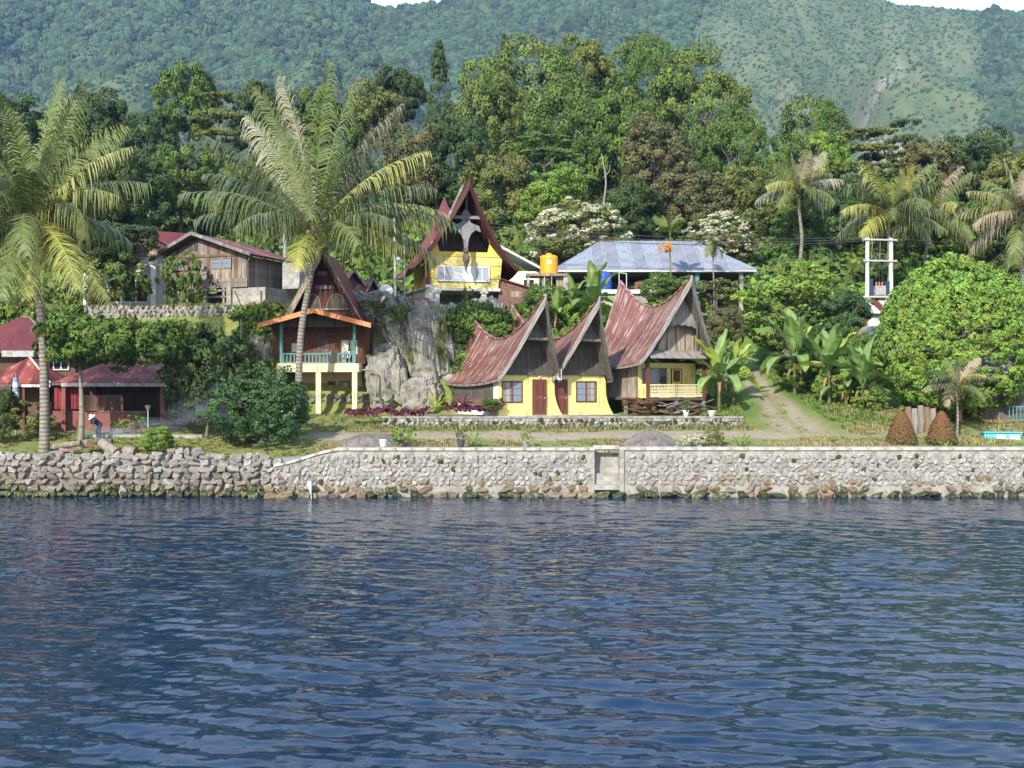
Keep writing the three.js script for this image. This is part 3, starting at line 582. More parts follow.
function saddleRoof(parent, o) { // roof with a sagging ridge whose ends rise and lean out over the gables
  const q = o.q ?? 1.18, lift = (u) => u < 0.5 ? o.liftF * Math.pow((0.5 - u) * 2, 1.75) : o.liftB * Math.pow((u - 0.5) * 2, 1.75);
  const at_ = (s, u, v) => {
    const zr = lerp(o.z0 + o.overF, o.z1 - o.overB, u), ze = lerp(o.z0, o.z1, u), yr = o.hE + o.rise + lift(u), ye = o.hE + (o.eaveLift ?? 0.3) * Math.pow(Math.abs(2 * u - 1), 2);
    return V(s * o.w * v, ye + (yr - ye) * Math.pow(Math.max(0, 1 - v), q), lerp(zr, ze, Math.pow(v, 0.85)));
  };
  const under = [];
  for (const s of [-1, 1]) under.push(slab((u, v) => { const p = at_(s, s < 0 ? u : 1 - u, v); p.y -= 0.07; return p; }, 14, 8, 0.06, (u, v) => [u * 8, v * 5]));
  const roof = part('roof', under, o.under ?? m.darkwood, parent), r = rng(o.seed ?? 3);
  const len = o.z0 - o.z1 + o.overF + o.overB;
  for (const s of [-1, 1]) for (const [v0, v1, dy] of [[0, 0.54, 0.03], [0.5, 1, 0]]) for (let k = 0; k < o.n; k++) {
    const u0 = k / o.n - (k ? 0.004 : 0), u1 = (k + 1) / o.n, up = r.in(0, 0.025) + (k % 2) * 0.012, end = v1 === 1 ? r.in(-0.004, 0.012) : r.in(-0.03, 0.03), off = r.in(0, 9);
    part('roof_sheet', slab((u, v) => { const uu = s < 0 ? lerp(u0, u1, u) : lerp(u1, u0, u), p = at_(s, uu, lerp(v0, v1 + end, v)); p.y += dy + up; return p; }, 1, 5, 0.03, (u, v) => [u * len / o.n + off, lerp(v0, v1, v) * 6 + off]), r.pick(o.mats), roof);
  }
  if (o.seam) for (const s of [-1, 1]) for (let k = 1; k < o.n; k++) {
    const c = k / o.n, e = 0.035 / len, stop = r.in(0.8, 1);
    part('seam', slab((u, v) => { const uu = s < 0 ? lerp(c - e, c + e, u) : lerp(c + e, c - e, u), p = at_(s, uu, 0.02 + 0.97 * v * stop); p.y += 0.10; return p; }, 1, 8, 0.05, (u, v) => [u * 0.1 + k, v * 6]), o.seam, roof);
  }
  part('ridge_cap', Array.from({ length: 14 }, (_, k) => { const a = at_(1, k / 14, 0), b = at_(1, (k + 1) / 14, 0); a.y += 0.08; b.y += 0.08; return beam(a, b.lerp(a, -0.02), 0.22, 0.08); }), o.mats[0], roof);
  for (const [u, dz] of [[0, 0.05], [1, -0.05]]) for (const s of [-1, 1]) {
    const hB = o.barge ?? 0.32, g = slab((a, b) => { const p = at_(s, u, a); p.z += dz * (1 + 1.5 * (1 - a)); p.y += 0.1 + (u === 0 ? 0.1 * (1 - a) : 0) - b * hB * (1 + 0.9 * (1 - a)); return p; }, 12, 1, (u === 0) === (s > 0) ? -0.09 : 0.09, (a, b) => [b * hB, a * 6]);
    part('bargeboard', g, o.bargeMat, parent);
  }
  const eaves = [-1, 1].map((s) => { const g = []; for (let k = 0; k < 10; k++) { const a = at_(s, k / 10, 1), b = at_(s, (k + 1) / 10, 1); a.y -= 0.1; b.y -= 0.1; g.push(beam(a, b, 0.06, 0.16)); } return g; });
  for (const g of eaves) part('eave_board', g, o.bargeMat, parent);
  return at_;
}
// width of the roof's inside at height y in the upright plane z, found on the roof itself
function insideAt(at_, y, z) { let lo = 0, hi = 1; for (let k = 0; k < 30; k++) { const v = (lo + hi) / 2; let a = 0, b = 1; for (let q = 0; q < 24; q++) { const u = (a + b) / 2; (at_(1, u, v).z > z) ? a = u : b = u; } (at_(1, a, v).y > y) ? lo = v : hi = v; } return at_(1, 0.2, lo).x; }

// ---------------------------------------------------------------- the saddle-roofed houses
const YAW = 0.44;
m.seam = mat([0.52, 0.43, 0.40], T.wood, 0.7);
function smallHouse(label, base, seed, o2) {
  const o = thing('saddle_roof_house', label, 'house', base, YAW);
  const r = saddleRoof(o, { w: 2.42, hE: 2.1, rise: 3.15, liftF: 2.6, liftB: 3.3, z0: 0.5, z1: -11.3, overF: 2.3, overB: 0.2, n: 11, mats: [m.red, m.red2, m.red, m.red3], seed, seam: m.seam, bargeMat: m.greywood, eaveLift: 0.35, barge: 0.36 });
  const flare = Array.from({ length: 9 }, (_, k) => { const t = k / 8; return [2.12 + 0.62 * Math.pow(t, 2.2), lerp(1.9, -0.05, t)]; });
  const zw = 0, hole = [rect(-1.9, -0.35, 0.82, 2.3)].map((h) => h), holes = o2.mirror ? [rect(-0.3, 1.35, 0.82, 2.3)] : hole;
  const front = [[-2.12, -0.05], [-2.12, 2.3], [-1.98, 2.72], [1.98, 2.72], [2.12, 2.3], ...flare].reverse();
  part('front_wall', plateHoles(front, holes, 0.16, zw), m.yellow, o);
  part('side_wall', [box(-2.12, -1.98, -0.05, 2.2, -9, -0.162), box(1.98, 2.12, -0.05, 2.2, -9, -0.162)], m.whitewash, o);
  part('side_panel', box(-2.15, -2.122, 0.75, 2.15, -8.6, -0.9), m.darkwood, o);
  part('back_wall', box(-1.978, 1.978, -0.05, 2.4, -9, -8.86), m.whitewash, o);
  part('floor_slab', box(-2.5, 2.9, -0.4, -0.052, -9.1, 0.75), m.paleconcrete, o);
  if (o2.mirror) { doorUnit(o, -2.0, -1.0, 0, 2.42, zw + 0.03, m.door, m.doorframe); windowUnit(o, -0.3, 1.35, 0.82, 2.3, zw - 0.03, m.doorframe, [m.louvre, m.curtain], 2, 3); }
  else { doorUnit(o, 0.4, 1.45, 0, 2.42, zw + 0.03, m.door, m.doorframe); windowUnit(o, -1.9, -0.35, 0.82, 2.3, zw - 0.03, m.doorframe, [m.curtain, m.louvre], 2, 3); }
  part('wall_lamp', new THREE.SphereGeometry(0.07, 10, 8).translate(o2.mirror ? -1.55 : 0.92, 2.58, 0.09), m.white, o);
  // gable: dark carved boards over the wall, tie beam, little closed triangle at the top
  const yb = 2.72, zg = 0.16, ys = range(yb, 6.1, 7), prof = ys.map((y) => [Math.max(0.02, insideAt(r, y, zg) - 0.1), y]);
  part('carved_board', [box(-2.0, 2.0, 2.74, 3.14, 0.02, 0.2)], m.darkwood, o);
  part('gable_wall', plate([...prof.map(([x, y]) => [x, y]), ...prof.slice().reverse().map(([x, y]) => [-x, y])], 0.08, zg - 0.03), m.darkbrown, o);
  const yt = 5.15, zt = 1.35, xt = insideAt(r, yt, zt) - 0.02;
  part('tie_beam', box(-xt, xt, yt - 0.1, yt + 0.08, zt - 0.06, zt + 0.06), m.grey2, o);
  part('gable_ornament', plate([[-xt * 0.85, yt + 0.1], [xt * 0.85, yt + 0.1], [0.05, yt + 1.55], [-0.05, yt + 1.55]], 0.05, zt), m.darkwood, o);
  part('ornament_motif', [0, 1, 2].map((k) => new THREE.TorusGeometry(0.13, 0.025, 5, 12).translate((k - 1) * 0.3, yt + 0.3, zt + 0.01)).map(tidy), m.grey2, o);
  for (let k = -3; k <= 3; k++) part('gable_batten', box(k * 0.42 - 0.03, k * 0.42 + 0.03, 3.16, 3.16 + Math.max(0.3, 2.2 - Math.abs(k) * 0.62), 0.132, 0.17), m.darkwood, o);
  return o;
}
const twinA = at(527, 411, 75.2); twinA.y = 4.5;
const twinB = twinA.clone().add(V(Math.cos(YAW), 0, -Math.sin(YAW)).multiplyScalar(4.34)).add(V(Math.sin(YAW), 0, Math.cos(YAW)).multiplyScalar(-0.45));
const hA = smallHouse('yellow house with rusty saddle roof beside the purple hedge, left of its twin', twinA, 21, {});
part('drain_cap', bx(0.28, 0.75, 0.16, 2.18, 2.75, 0.62), m.whitewash, hA);
smallHouse('yellow house with rusty saddle roof between its twin and the house with a balustrade', twinB, 22, { mirror: true });
{ // larger house with a porch on the right
  const p = at(672, 411, 78); p.y = 4.5;
  const o = thing('saddle_roof_house', 'house with rusty saddle roof, grey scalloped gable and yellow porch balustrade', 'house', p, YAW);
  const r = saddleRoof(o, { w: 3.25, hE: 3.35, rise: 4.3, liftF: 1.75, liftB: 2.3, z0: 0.9, z1: -5.9, overF: 1.5, overB: 1.2, n: 10, mats: [m.red, m.red2, m.red3, m.red], seed: 23, seam: m.seam, bargeMat: m.greywood, eaveLift: 0.25, barge: 0.34 });
  part('floor', box(-2.5, 2.55, 0.95, 1.13, -6, 0.6), m.darkwood, o);
  for (const [x, z] of [[-2.3, 0.45], [0, 0.45], [2.35, 0.45], [-2.3, -2.5], [2.35, -2.5], [-2.3, -5.6], [2.35, -5.6]]) part('stilt', box(x - 0.1, x + 0.1, -0.2, 0.95, z - 0.1, z + 0.1), m.greywood, o);
  for (const x of [-2.35, 2.4]) part('porch_post', box(x - 0.12, x + 0.12, 1.13, 3.6, 0.38, 0.58), m.brown, o);
  part('side_wall', [box(-2.45, -2.37, 1.13, 3.45, -5.9, -0.7), box(2.42, 2.5, 1.13, 3.45, -5.9, -0.7)], m.beige, o);
  for (let k = 0; k < 4; k++) part('side_batten', box(-2.49, -2.451, 1.13, 3.45, -0.75 - k * 1.3, -0.68 - k * 1.3), m.darkwood, o);
  part('porch_back_wall', plateHoles(rect(-2.37, 2.42, 1.13, 3.6), [rect(-2.1, 0.05, 1.75, 3.25)], 0.08, -0.7), m.yellow, o);
  windowUnit(o, -2.1, 0.05, 1.75, 3.25, -0.74, m.grey2, [m.glass, m.louvre, m.glass], 3, 1, 0.08);
  doorUnit(o, 0.35, 1.25, 1.14, 3.2, -0.66, m.yellow2, m.brown, 2);
  const bal = part('balustrade', [box(-2.2, 2.25, 1.35, 1.42, 0.36, 0.5), box(-2.2, 2.25, 2.0, 2.08, 0.34, 0.52), box(-2.2, 2.25, 1.19, 1.35, 0.4, 0.46)], m.paleyellow, o, 'yellow pierced balustrade');
  for (let k = 0; k < 22; k++) part('baluster', [box(-2.15 + k * 0.2, -2.04 + k * 0.2, 1.42, 2.0, 0.41, 0.46)], m.paleyellow, bal);
  for (const y of [1.6, 1.8]) part('rail', box(-2.2, 2.25, y - 0.03, y + 0.03, 0.4, 0.48), m.paleyellow, bal);
  part('corner_panel', box(-2.9, -2.47, 1.1, 2.1, 0.2, 0.5), m.yellow, o);
  // little shingled skirt roof under the gable
  part('skirt_roof', slab((u, v) => V(lerp(-2.5, 2.75, u), lerp(4.55, 3.85, v), lerp(0.3, 1.25, v)), 6, 2, 0.07, (u, v) => [u * 5, v]), m.greywood, o);
  const yb = 4.3, zg = 0.5, ys = range(yb, 6.3, 5), prof = ys.map((y) => [insideAt(r, y, zg) - 0.05, y]);
  part('gable_wall', plate([...prof, ...prof.slice().reverse().map(([x, y]) => [-x, y])], 0.08, zg), m.beige, o);
  for (let k = -2; k <= 2; k++) part('gable_batten', box(k * 0.75 - 0.04, k * 0.75 + 0.04, 4.5, 6.2, zg + 0.002, zg + 0.05), m.darkwood, o);
  const ysc = 6.2, zs = 1.15, pt = [], top = range(ysc, 8.6, 6).map((y) => [Math.max(0.03, insideAt(r, y, zs) - 0.06), y]), xs = top[0][0];
  for (let k = 0; k <= 36; k++) { const x = lerp(-xs, xs, k / 36); pt.push([x, ysc - 0.16 - 0.1 * Math.abs(Math.sin(k / 36 * Math.PI * 5)) + 0.25 * Math.sin(k / 36 * Math.PI)]); }
  part('scalloped_gable_board', plate([...pt, ...top, ...top.slice().reverse().map(([x, y]) => [-x, y])], 0.06, zs), m.grey2, o);
  for (let k = -3; k <= 3; k++) part('board_batten', box(k * 0.4 - 0.025, k * 0.4 + 0.025, ysc + 0.25, ysc + 0.3 + (3 - Math.abs(k)) * 0.55, zs + 0.001, zs + 0.03), m.greywood, o);
  part('bracket', [beam(V(1.95, 3.8, 0.3), V(1.15, 6.5, 1.4), 0.12, 0.12), beam(V(-1.95, 3.8, 0.3), V(-1.15, 6.5, 1.4), 0.12, 0.12)], m.darkwood, o);
}
{ // yellow house on stilts at the top of the cliff
  const p = at(463, 308, 91); p.y = 12.55;
  const o = thing('stilt_house', 'tall yellow house with dark red saddle roof on white stilts above the cliff', 'house', p, 0.22);
  const r = saddleRoof(o, { w: 4.55, hE: 3.15, rise: 5.3, liftF: 1.8, liftB: 2.6, z0: 0.6, z1: -8.6, overF: 2.4, overB: 1.4, n: 9, mats: [m.darkred, m.darkred2], seed: 31, bargeMat: m.maroon, eaveLift: 0.5, q: 1.42, barge: 0.4, under: m.maroon });
  for (const [x, z] of [[-2.2, 0], [1.75, 0], [-2.2, -4], [1.75, -4], [-2.2, -8], [1.75, -8]]) part('stilt', [box(x - 0.2, x + 0.2, -0.8, 1.75, z - 0.2, z + 0.2), box(x - 0.32, x + 0.32, 1.55, 1.75, z - 0.32, z + 0.32).translate(0, 0.004, 0), box(x - 0.3, x + 0.3, -0.8, -0.1, z - 0.3, z + 0.3)], m.whitewash, o);
  part('floor_beam', box(-3.1, 3.1, 1.756, 1.98, -8.5, 0.25), m.whitewash, o);
  // clapboard body that widens upward, then narrows into the gable
  const board = (k, y0, y1, x0, x1, z) => part('wall_board', plate([[-x0, y0], [x0, y0], [x1, y1], [-x1, y1]], 0.1, z), k % 2 ? m.yellow2 : m.yellow, o);
  board(0, 1.985, 2.75, 2.95, 3.05, 0.1); board(1, 2.76, 3.85, 3.12, 3.22, 0.16); board(2, 3.86, 4.55, 3.2, 3.28, 0.22); const lip = [[-3.12, 4.56], [3.12, 4.56], [2.62, 5.75], [2.2, 5.75], [2.02, 4.95], [-2.02, 4.95], [-2.2, 5.75], [-2.62, 5.75]];
  part('wall_board', plate(lip, 0.1, 0.27), m.yellow2, o);
  part('side_wall', [box(-3.0, -2.9, 2.0, 4.1, -8.4, 0), box(2.9, 3.0, 2.0, 4.1, -8.4, 0)], m.yellow2, o);
  part('prow_bracket', [plate([[0, 0], [0.9, 0.2], [0.7, 2.2], [0, 2.0]], 0.12, 0).rotateY(-1.2).translate(-3.25, 2.0, -0.3)], m.maroon, o);
  part('window_band', box(-2.25, 2.2, 2.5, 3.78, 0.162, 0.2), m.white, o, 'white panel band between the windows');
  windowUnit(o, -2.25, -0.95, 2.52, 3.76, 0.21, m.white, m.paneGrey, 2, 1, 0.07);
  windowUnit(o, 0.95, 2.2, 2.52, 3.76, 0.21, m.white, m.paneGrey, 2, 1, 0.07);
  // open loggia in the gable with a carved grey bracket
  const zg = -0.9, prof = range(4.4, 9.2, 7).map((y) => [Math.max(0.05, insideAt(r, y, zg) - 0.1), y]);
  part('gable_wall', plate([...prof, ...prof.slice().reverse().map(([x, y]) => [-x, y])], 0.1, zg), m.darkbrown, o);
  for (const x of [-0.95, 0.55]) part('loggia_shutter', box(x, x + 0.55, 4.9, 6.1, zg + 0.002, zg + 0.06), m.brown, o);
  for (const s of [-1, 1]) part('inner_bargeboard', [beam(V(s * 2.25, 5.7, 0.5), V(s * 0.3, 10.2, 1.9), 0.08, 0.22)], m.grey2, o);
  const zc = 1.15;
  m.carved = mat([0.28, 0.28, 0.30], T.plaster); part('gable_beam', box(-1.3, 1.3, 7.5, 7.75, zc + 0.24, zc + 0.36), m.carved, o);
  const half = [[0.0, 8.3], [0.14, 8.25], [0.3, 8.0], [0.42, 7.76], [0.3, 7.5], [0.42, 7.2], [1.1, 6.95], [1.25, 6.45], [0.8, 6.62], [0.42, 6.3], [0.22, 5.8], [0.14, 5.1], [0.2, 4.4], [0.1, 3.8]];
  part('carved_bracket', plate([...half.map(([x, y]) => [-x, y]), ...half.slice().reverse()], 0.1, zc + 0.23), m.carved, o);
  part('totem', [new THREE.SphereGeometry(0.24, 12, 10).scale(1, 1.25, 1), new THREE.SphereGeometry(0.3, 12, 10).scale(1, 1.5, 0.9).translate(0, -0.62, 0), new THREE.ConeGeometry(0.24, 0.9, 10).rotateX(Math.PI).translate(0, -1.3, 0)].map((g) => tidy(g.translate(0, 4.9, zc + 0.3))), m.darkwood, o);
  part('finial', [beam(V(0, 8.2, zc + 0.25), V(0, 9.5, 2.0), 0.1, 0.1)], m.grey2, o);
  part('base_wall', [box(-4.2, -2.5, -0.8, 1.5, -1.2, 0.5), plate([[-4.2, 1.5], [-2.5, 1.5], [-2.5, 2.2]], 0.3, 0.3)], m.whitewash, o);
  part('back_room', box(-2.4, 2.6, -0.6, 1.75, -8.2, -5), m.oldconcrete, o);
}
{ // brick annex beside it
  const p = at(521, 308, 92);
  const o = thing('brick_annex', 'dark brick annex with a lean-to roof right of the yellow stilt house', 'building', V(p.x, 12.4, p.z), 0.12);
  part('wall', plate([[-1.9, -0.3], [1.5, -0.3], [1.5, 2.0], [-1.9, 3.0]], 3.5, 0), m.brick, o);
  part('roof', slab((u, v) => V(lerp(-2.0, 1.8, u), lerp(3.1, 2.0, u), lerp(0.25, -3.7, v)), 2, 2, 0.1, (u, v) => [u * 4, v * 4]), m.darkred, o);
  part('vent', box(-0.9, 0.1, 1.45, 1.95, 0.002, 0.04), m.beige, o);
}

// ---------------------------------------------------------------- balcony house
{
  const d = 80, p = at(318, 416, d), o = thing('balcony_house', 'brown house with steep gable, orange-edged porch roof and green balcony railing', 'house', V(p.x, 4.35, p.z), -0.03);
  const u = (px) => (px - 318) * d / F, y = (py) => wy(py, d) - 4.35;
  const f0 = y(372), f1 = y(363.5), l = u(279), rr = u(357);
  part('floor_slab', box(l - 0.15, rr + 0.15, f0, f1, -6, 0.15), m.paleyellow, o);
  for (const [x, mm] of [[l + 0.1, m.whitewash], [u(318.5), m.paleyellow], [rr - 0.15, m.paleyellow]]) part('pillar', box(x - 0.18, x + 0.18, -0.3, f0, -0.25, 0.1), mm, o);
  part('undercroft_wall', [box(l, rr, -0.3, f0, -2.4, -2.2)], mat([0.62, 0.45, 0.33], T.plaster), o);
  const r = rng(41), st = [];
  for (let yy = 0.05; yy < 1.5; yy += 0.32) for (let x = l; x < rr + 1.6;) { const w = r.in(0.3, 0.7); st.push(stoneGeo(r, x + w / 2, yy, -1.6 + r.in(-0.1, 0.1), w, 0.4, 0.5)); x += w; }
  part('plinth_stones', st, stoneTones[2], o).userData.kind = 'stuff';
  windowUnit(o, u(334), u(345), y(393), y(381), -2.18, m.darkwood, [m.curtain], 1, 2, 0.08);
  windowUnit(o, u(322), u(330), y(393), y(381), -2.18, m.darkwood, [m.glass], 1, 1, 0.08);
  part('house_wall', [plateHoles(rect(u(268), u(364), f1 + 0.002, y(322)), [rect(u(285), u(296), y(353), y(341)), rect(u(336), u(355), y(355), y(338)), rect(u(314), u(328), f1 + 0.01, y(338))], 0.15, -1.6)], m.brown, o);
  part('side_wall', [box(u(268) - 0.1, u(268), -0.2, y(322), -7, -1.6), box(u(364), u(364) + 0.1, -0.2, y(322), -7, -1.6)], m.brown, o);
  windowUnit(o, u(285), u(296), y(353), y(341), -1.66, m.darkwood, [m.cream], 1, 2, 0.1);
  windowUnit(o, u(336), u(355), y(355), y(338), -1.66, m.darkwood, [m.cream], 2, 3, 0.1);
  doorUnit(o, u(314), u(328), f1 + 0.01, y(338), -1.64, m.maroon, m.darkwood, 3);
  for (const x of [u(281), u(354.5)]) part('porch_post', box(x - 0.1, x + 0.1, f1, y(321), -0.15, 0.05), m.teal, o);
  const rail = part('railing', [box(u(281), u(355), y(354.5), y(353), -0.1, 0), box(u(281), u(355), y(363), y(362), -0.09, -0.01)], m.teal, o, 'green wooden balcony railing');
  for (let k = 0; k < 20; k++) { const x = lerp(u(283), u(353), k / 19); part('baluster', box(x - 0.045, x + 0.045, y(362), y(354.5), -0.075, -0.025), m.teal, rail); }
  // porch roof: low gable with orange fascia
  const ax = u(317), ay = y(310) - 0.05, el = u(262), er = u(374), ey = y(325.5);
  for (const [x0, y0, x1, y1] of [[el, ey, ax, ay], [ax, ay, er, ey]]) {
    part('porch_roof', slab((a, b) => V(lerp(x0, x1, a), lerp(y0, y1, a) + 0.12, lerp(1.3, -2.2, b)), 4, 3, 0.08, (a, b) => [a * 4, b * 3]), m.darkred, o);
    part('fascia', slab((a, b) => V(lerp(x0, x1, a), lerp(y0, y1, a) + lerp(-0.24, 0.1, b), 1.36), 2, 1, 0.06, (a, b) => [a * 4, b]), m.orange, o);
  }
  part('porch_ceiling', plate([[el + 0.4, ey - 0.1], [er - 0.4, ey - 0.1], [ax, ay - 0.2]], 0.1, -0.2), m.darkbrown, o);
  // steep gable above
  const gx = u(320), gy = y(251), bl = u(280), br = u(360), by = y(322);
  const tri = (k) => [[lerp(gx, bl, k), by], [lerp(gx, br, k), by], [gx + 0.02, lerp(by, gy, k)], [gx - 0.02, lerp(by, gy, k)]];
  part('gable_wall', plate(tri(0.86), 0.12, -1.75), m.maroon, o);
  for (const [x0, x1] of [[bl, gx], [gx, br]]) {
    const left = x0 === bl, A = left ? [bl - 0.1, by - 0.1] : [br + 0.1, by - 0.1];
    part('upper_roof', slab((a, b) => V(lerp(A[0], gx, left ? a : 1 - a), lerp(A[1], gy + 0.1, left ? a : 1 - a), lerp(-0.8, -7.2, b)), 5, 4, 0.08, (a, b) => [b * 5, a * 6]), m.darkred, o);
    part('bargeboard', slab((a, b) => V(lerp(A[0], gx, a) + (left ? 0.42 : -0.42) * b * (1 - a), lerp(A[1], gy + 0.1, a) - 0.5 * b * a, -0.72), 4, 1, left ? 0.09 : -0.09, (a, b) => [b * 0.4, a * 6]), left ? m.beige : m.maroon, o);
    part('barge_trim', beam(V(A[0], A[1] + 0.06, -0.66), V(gx, gy + 0.16, -0.66), 0.07, 0.12), m.beige, o);
  }
  for (const [x0, x1] of [[u(301), u(316)], [u(322), u(343)]]) { // arched openings with pale rims
    const arch = [], rim = [];
    for (let k = 0; k <= 14; k++) { const a = k / 14 * Math.PI, cx = (x0 + x1) / 2, w = (x1 - x0) / 2; arch.push([cx - w * Math.cos(a), y(308) + 1.15 * Math.sin(a)]); rim.push(V(cx - w * Math.cos(a), y(308) + 1.15 * Math.sin(a), -1.7)); }
    part('gable_arch', plate([[x1, y(308) - 0.02], [x0, y(308) - 0.02], ...arch.slice(1, -1)].reverse(), 0.05, -1.705), m.darkbrown, o);
    part('arch_rim', tube(rim, () => 0.035, 5), m.grey2, o);
  }
  part('gable_rail', [box(u(297), u(345), y(308.5), y(307), -1.74, -1.6)], m.grey2, o);
  part('gable_plaque', [box(u(311), u(330), y(287), y(283.5), -1.74, -1.66), box(u(313), u(323), y(273), y(269), -1.74, -1.66)], m.grey2, o);
  part('drain_pipe', tube([V(u(363), y(370), 0.2), V(u(375), y(371), 0.2), V(u(377), y(374), 0.2), V(u(376), y(399), 0.2)], () => 0.06), m.grey2, o);
  const ch = thing('plastic_chair', 'white plastic chair on the balcony behind the green railing', 'chair', V(p.x + u(345), 4.35 + f1 + 0.003, p.z - 0.75), 0.2);
  part('seat', box(-0.24, 0.24, 0.42, 0.46, -0.22, 0.24), m.white, ch);
  part('backrest', [box(-0.24, 0.24, 0.8, 0.92, -0.25, -0.21), ...[-0.2, -0.07, 0.07, 0.2].map((x) => box(x - 0.03, x + 0.03, 0.46, 0.8, -0.25, -0.22))], m.white, ch);
  for (const [x, z] of [[-0.2, -0.2], [0.2, -0.2], [-0.2, 0.2], [0.2, 0.2]]) part('leg', box(x - 0.025, x + 0.025, 0, 0.42, z - 0.025, z + 0.025), m.white, ch);
  for (const x of [-0.25, 0.25]) part('armrest', [box(x - 0.03, x + 0.03, 0.64, 0.67, -0.2, 0.22), box(x - 0.02, x + 0.02, 0.46, 0.64, 0.16, 0.2)], m.white, ch);
}
{ // two small dark sheds on the terrace behind
  for (const [px, py, w, h, label] of [[352, 271, 3.0, 2.6, 'dark shed with dull red gable roof behind the balcony house'], [371, 279, 2.0, 2.4, 'small dark shed with pale-edged gable between the larger shed and the dish']]) {
    const p = at(px, py, 90), o = thing('shed', label, 'shed', V(p.x, p.y - h - 1.3, p.z), 0.55, 'sheds on the upper terrace');
    part('wall', plate([[-w / 2 + 0.2, -0.6], [w / 2 - 0.2, -0.6], [w / 2 - 0.2, h - 0.3], [0, h + 1.0], [-w / 2 + 0.2, h - 0.3]], 3.2, 0), m.darkwood, o);
    for (const s of [-1, 1]) { part('roof', slab((a, b) => V(s * w * 0.62 * (s < 0 ? 1 - a : a) , lerp(h + 1.3, h - 0.9, s < 0 ? 1 - a : a), lerp(0.5, -3.6, b)), 3, 2, 0.06, (a, b) => [b * 4, a * 3]), m.darkred, o); part('verge_board', beam(V(0, h + 1.3, 0.52), V(s * w * 0.62, h - 0.9, 0.52), 0.05, 0.14), m.grey2, o); }
  }
  const p = at(386, 296, 89), q = thing('satellite_dish', 'white satellite dish tilted on a short mast behind the cliff edge', 'satellite dish', V(p.x, p.y - 0.6, p.z));
  part('mast', rod(V(0, -0.6, 0), V(0, 0.9, 0), 0.04), m.metal, q);
  const pts = range(0, 1, 8).map((t) => new THREE.Vector2(t * 0.55, t * t * 0.16));
  part('dish', tidy(new THREE.LatheGeometry(pts, 20).rotateX(1.0).rotateZ(-0.5).translate(0, 1.0, 0.05)), m.white, q);
  part('feed_arm', [rod(V(0, 0.9, 0.1), V(-0.35, 1.55, 0.55), 0.02), tidy(new THREE.SphereGeometry(0.12, 10, 8).translate(-0.38, 1.6, 0.58))], m.white, q);
}
{ // lean-to and low walls between the dish and the stilt house
  const d = 88.5, o = thing('lean_to', 'small lean-to with grey sheet roof and teal wall left of the stilt house', 'shed', V(wx(412, d), 11.9, -d));
  part('roof', slab((a, b) => V(lerp(-1.3, 1.4, a), lerp(1.75, 2.5, a), lerp(0.6, -2.2, b)), 3, 2, 0.05, (a, b) => [a * 3, b * 3]), m.zinc, o);
  part('lower_roof', slab((a, b) => V(lerp(-0.3, 1.4, a), lerp(1.25, 1.3, a) + b * 0.3, lerp(1.4, 0.4, b)), 3, 2, 0.05, (a, b) => [a * 3, b * 2]), m.rust, o);
  part('wall', box(-1.1, 1.3, -0.4, 1.0, -1.6, 0.35), m.teal, o);
  part('plinth', box(-1.2, 1.2, -0.5, 0.35, 0.36, 0.9), m.brick, o);
  part('pillar', [box(1.1, 1.7, -0.4, 2.7, -0.4, 0.1), box(0.95, 2.0, 1.3, 1.55, -0.3, 0.3)], m.whitewash, o);
}
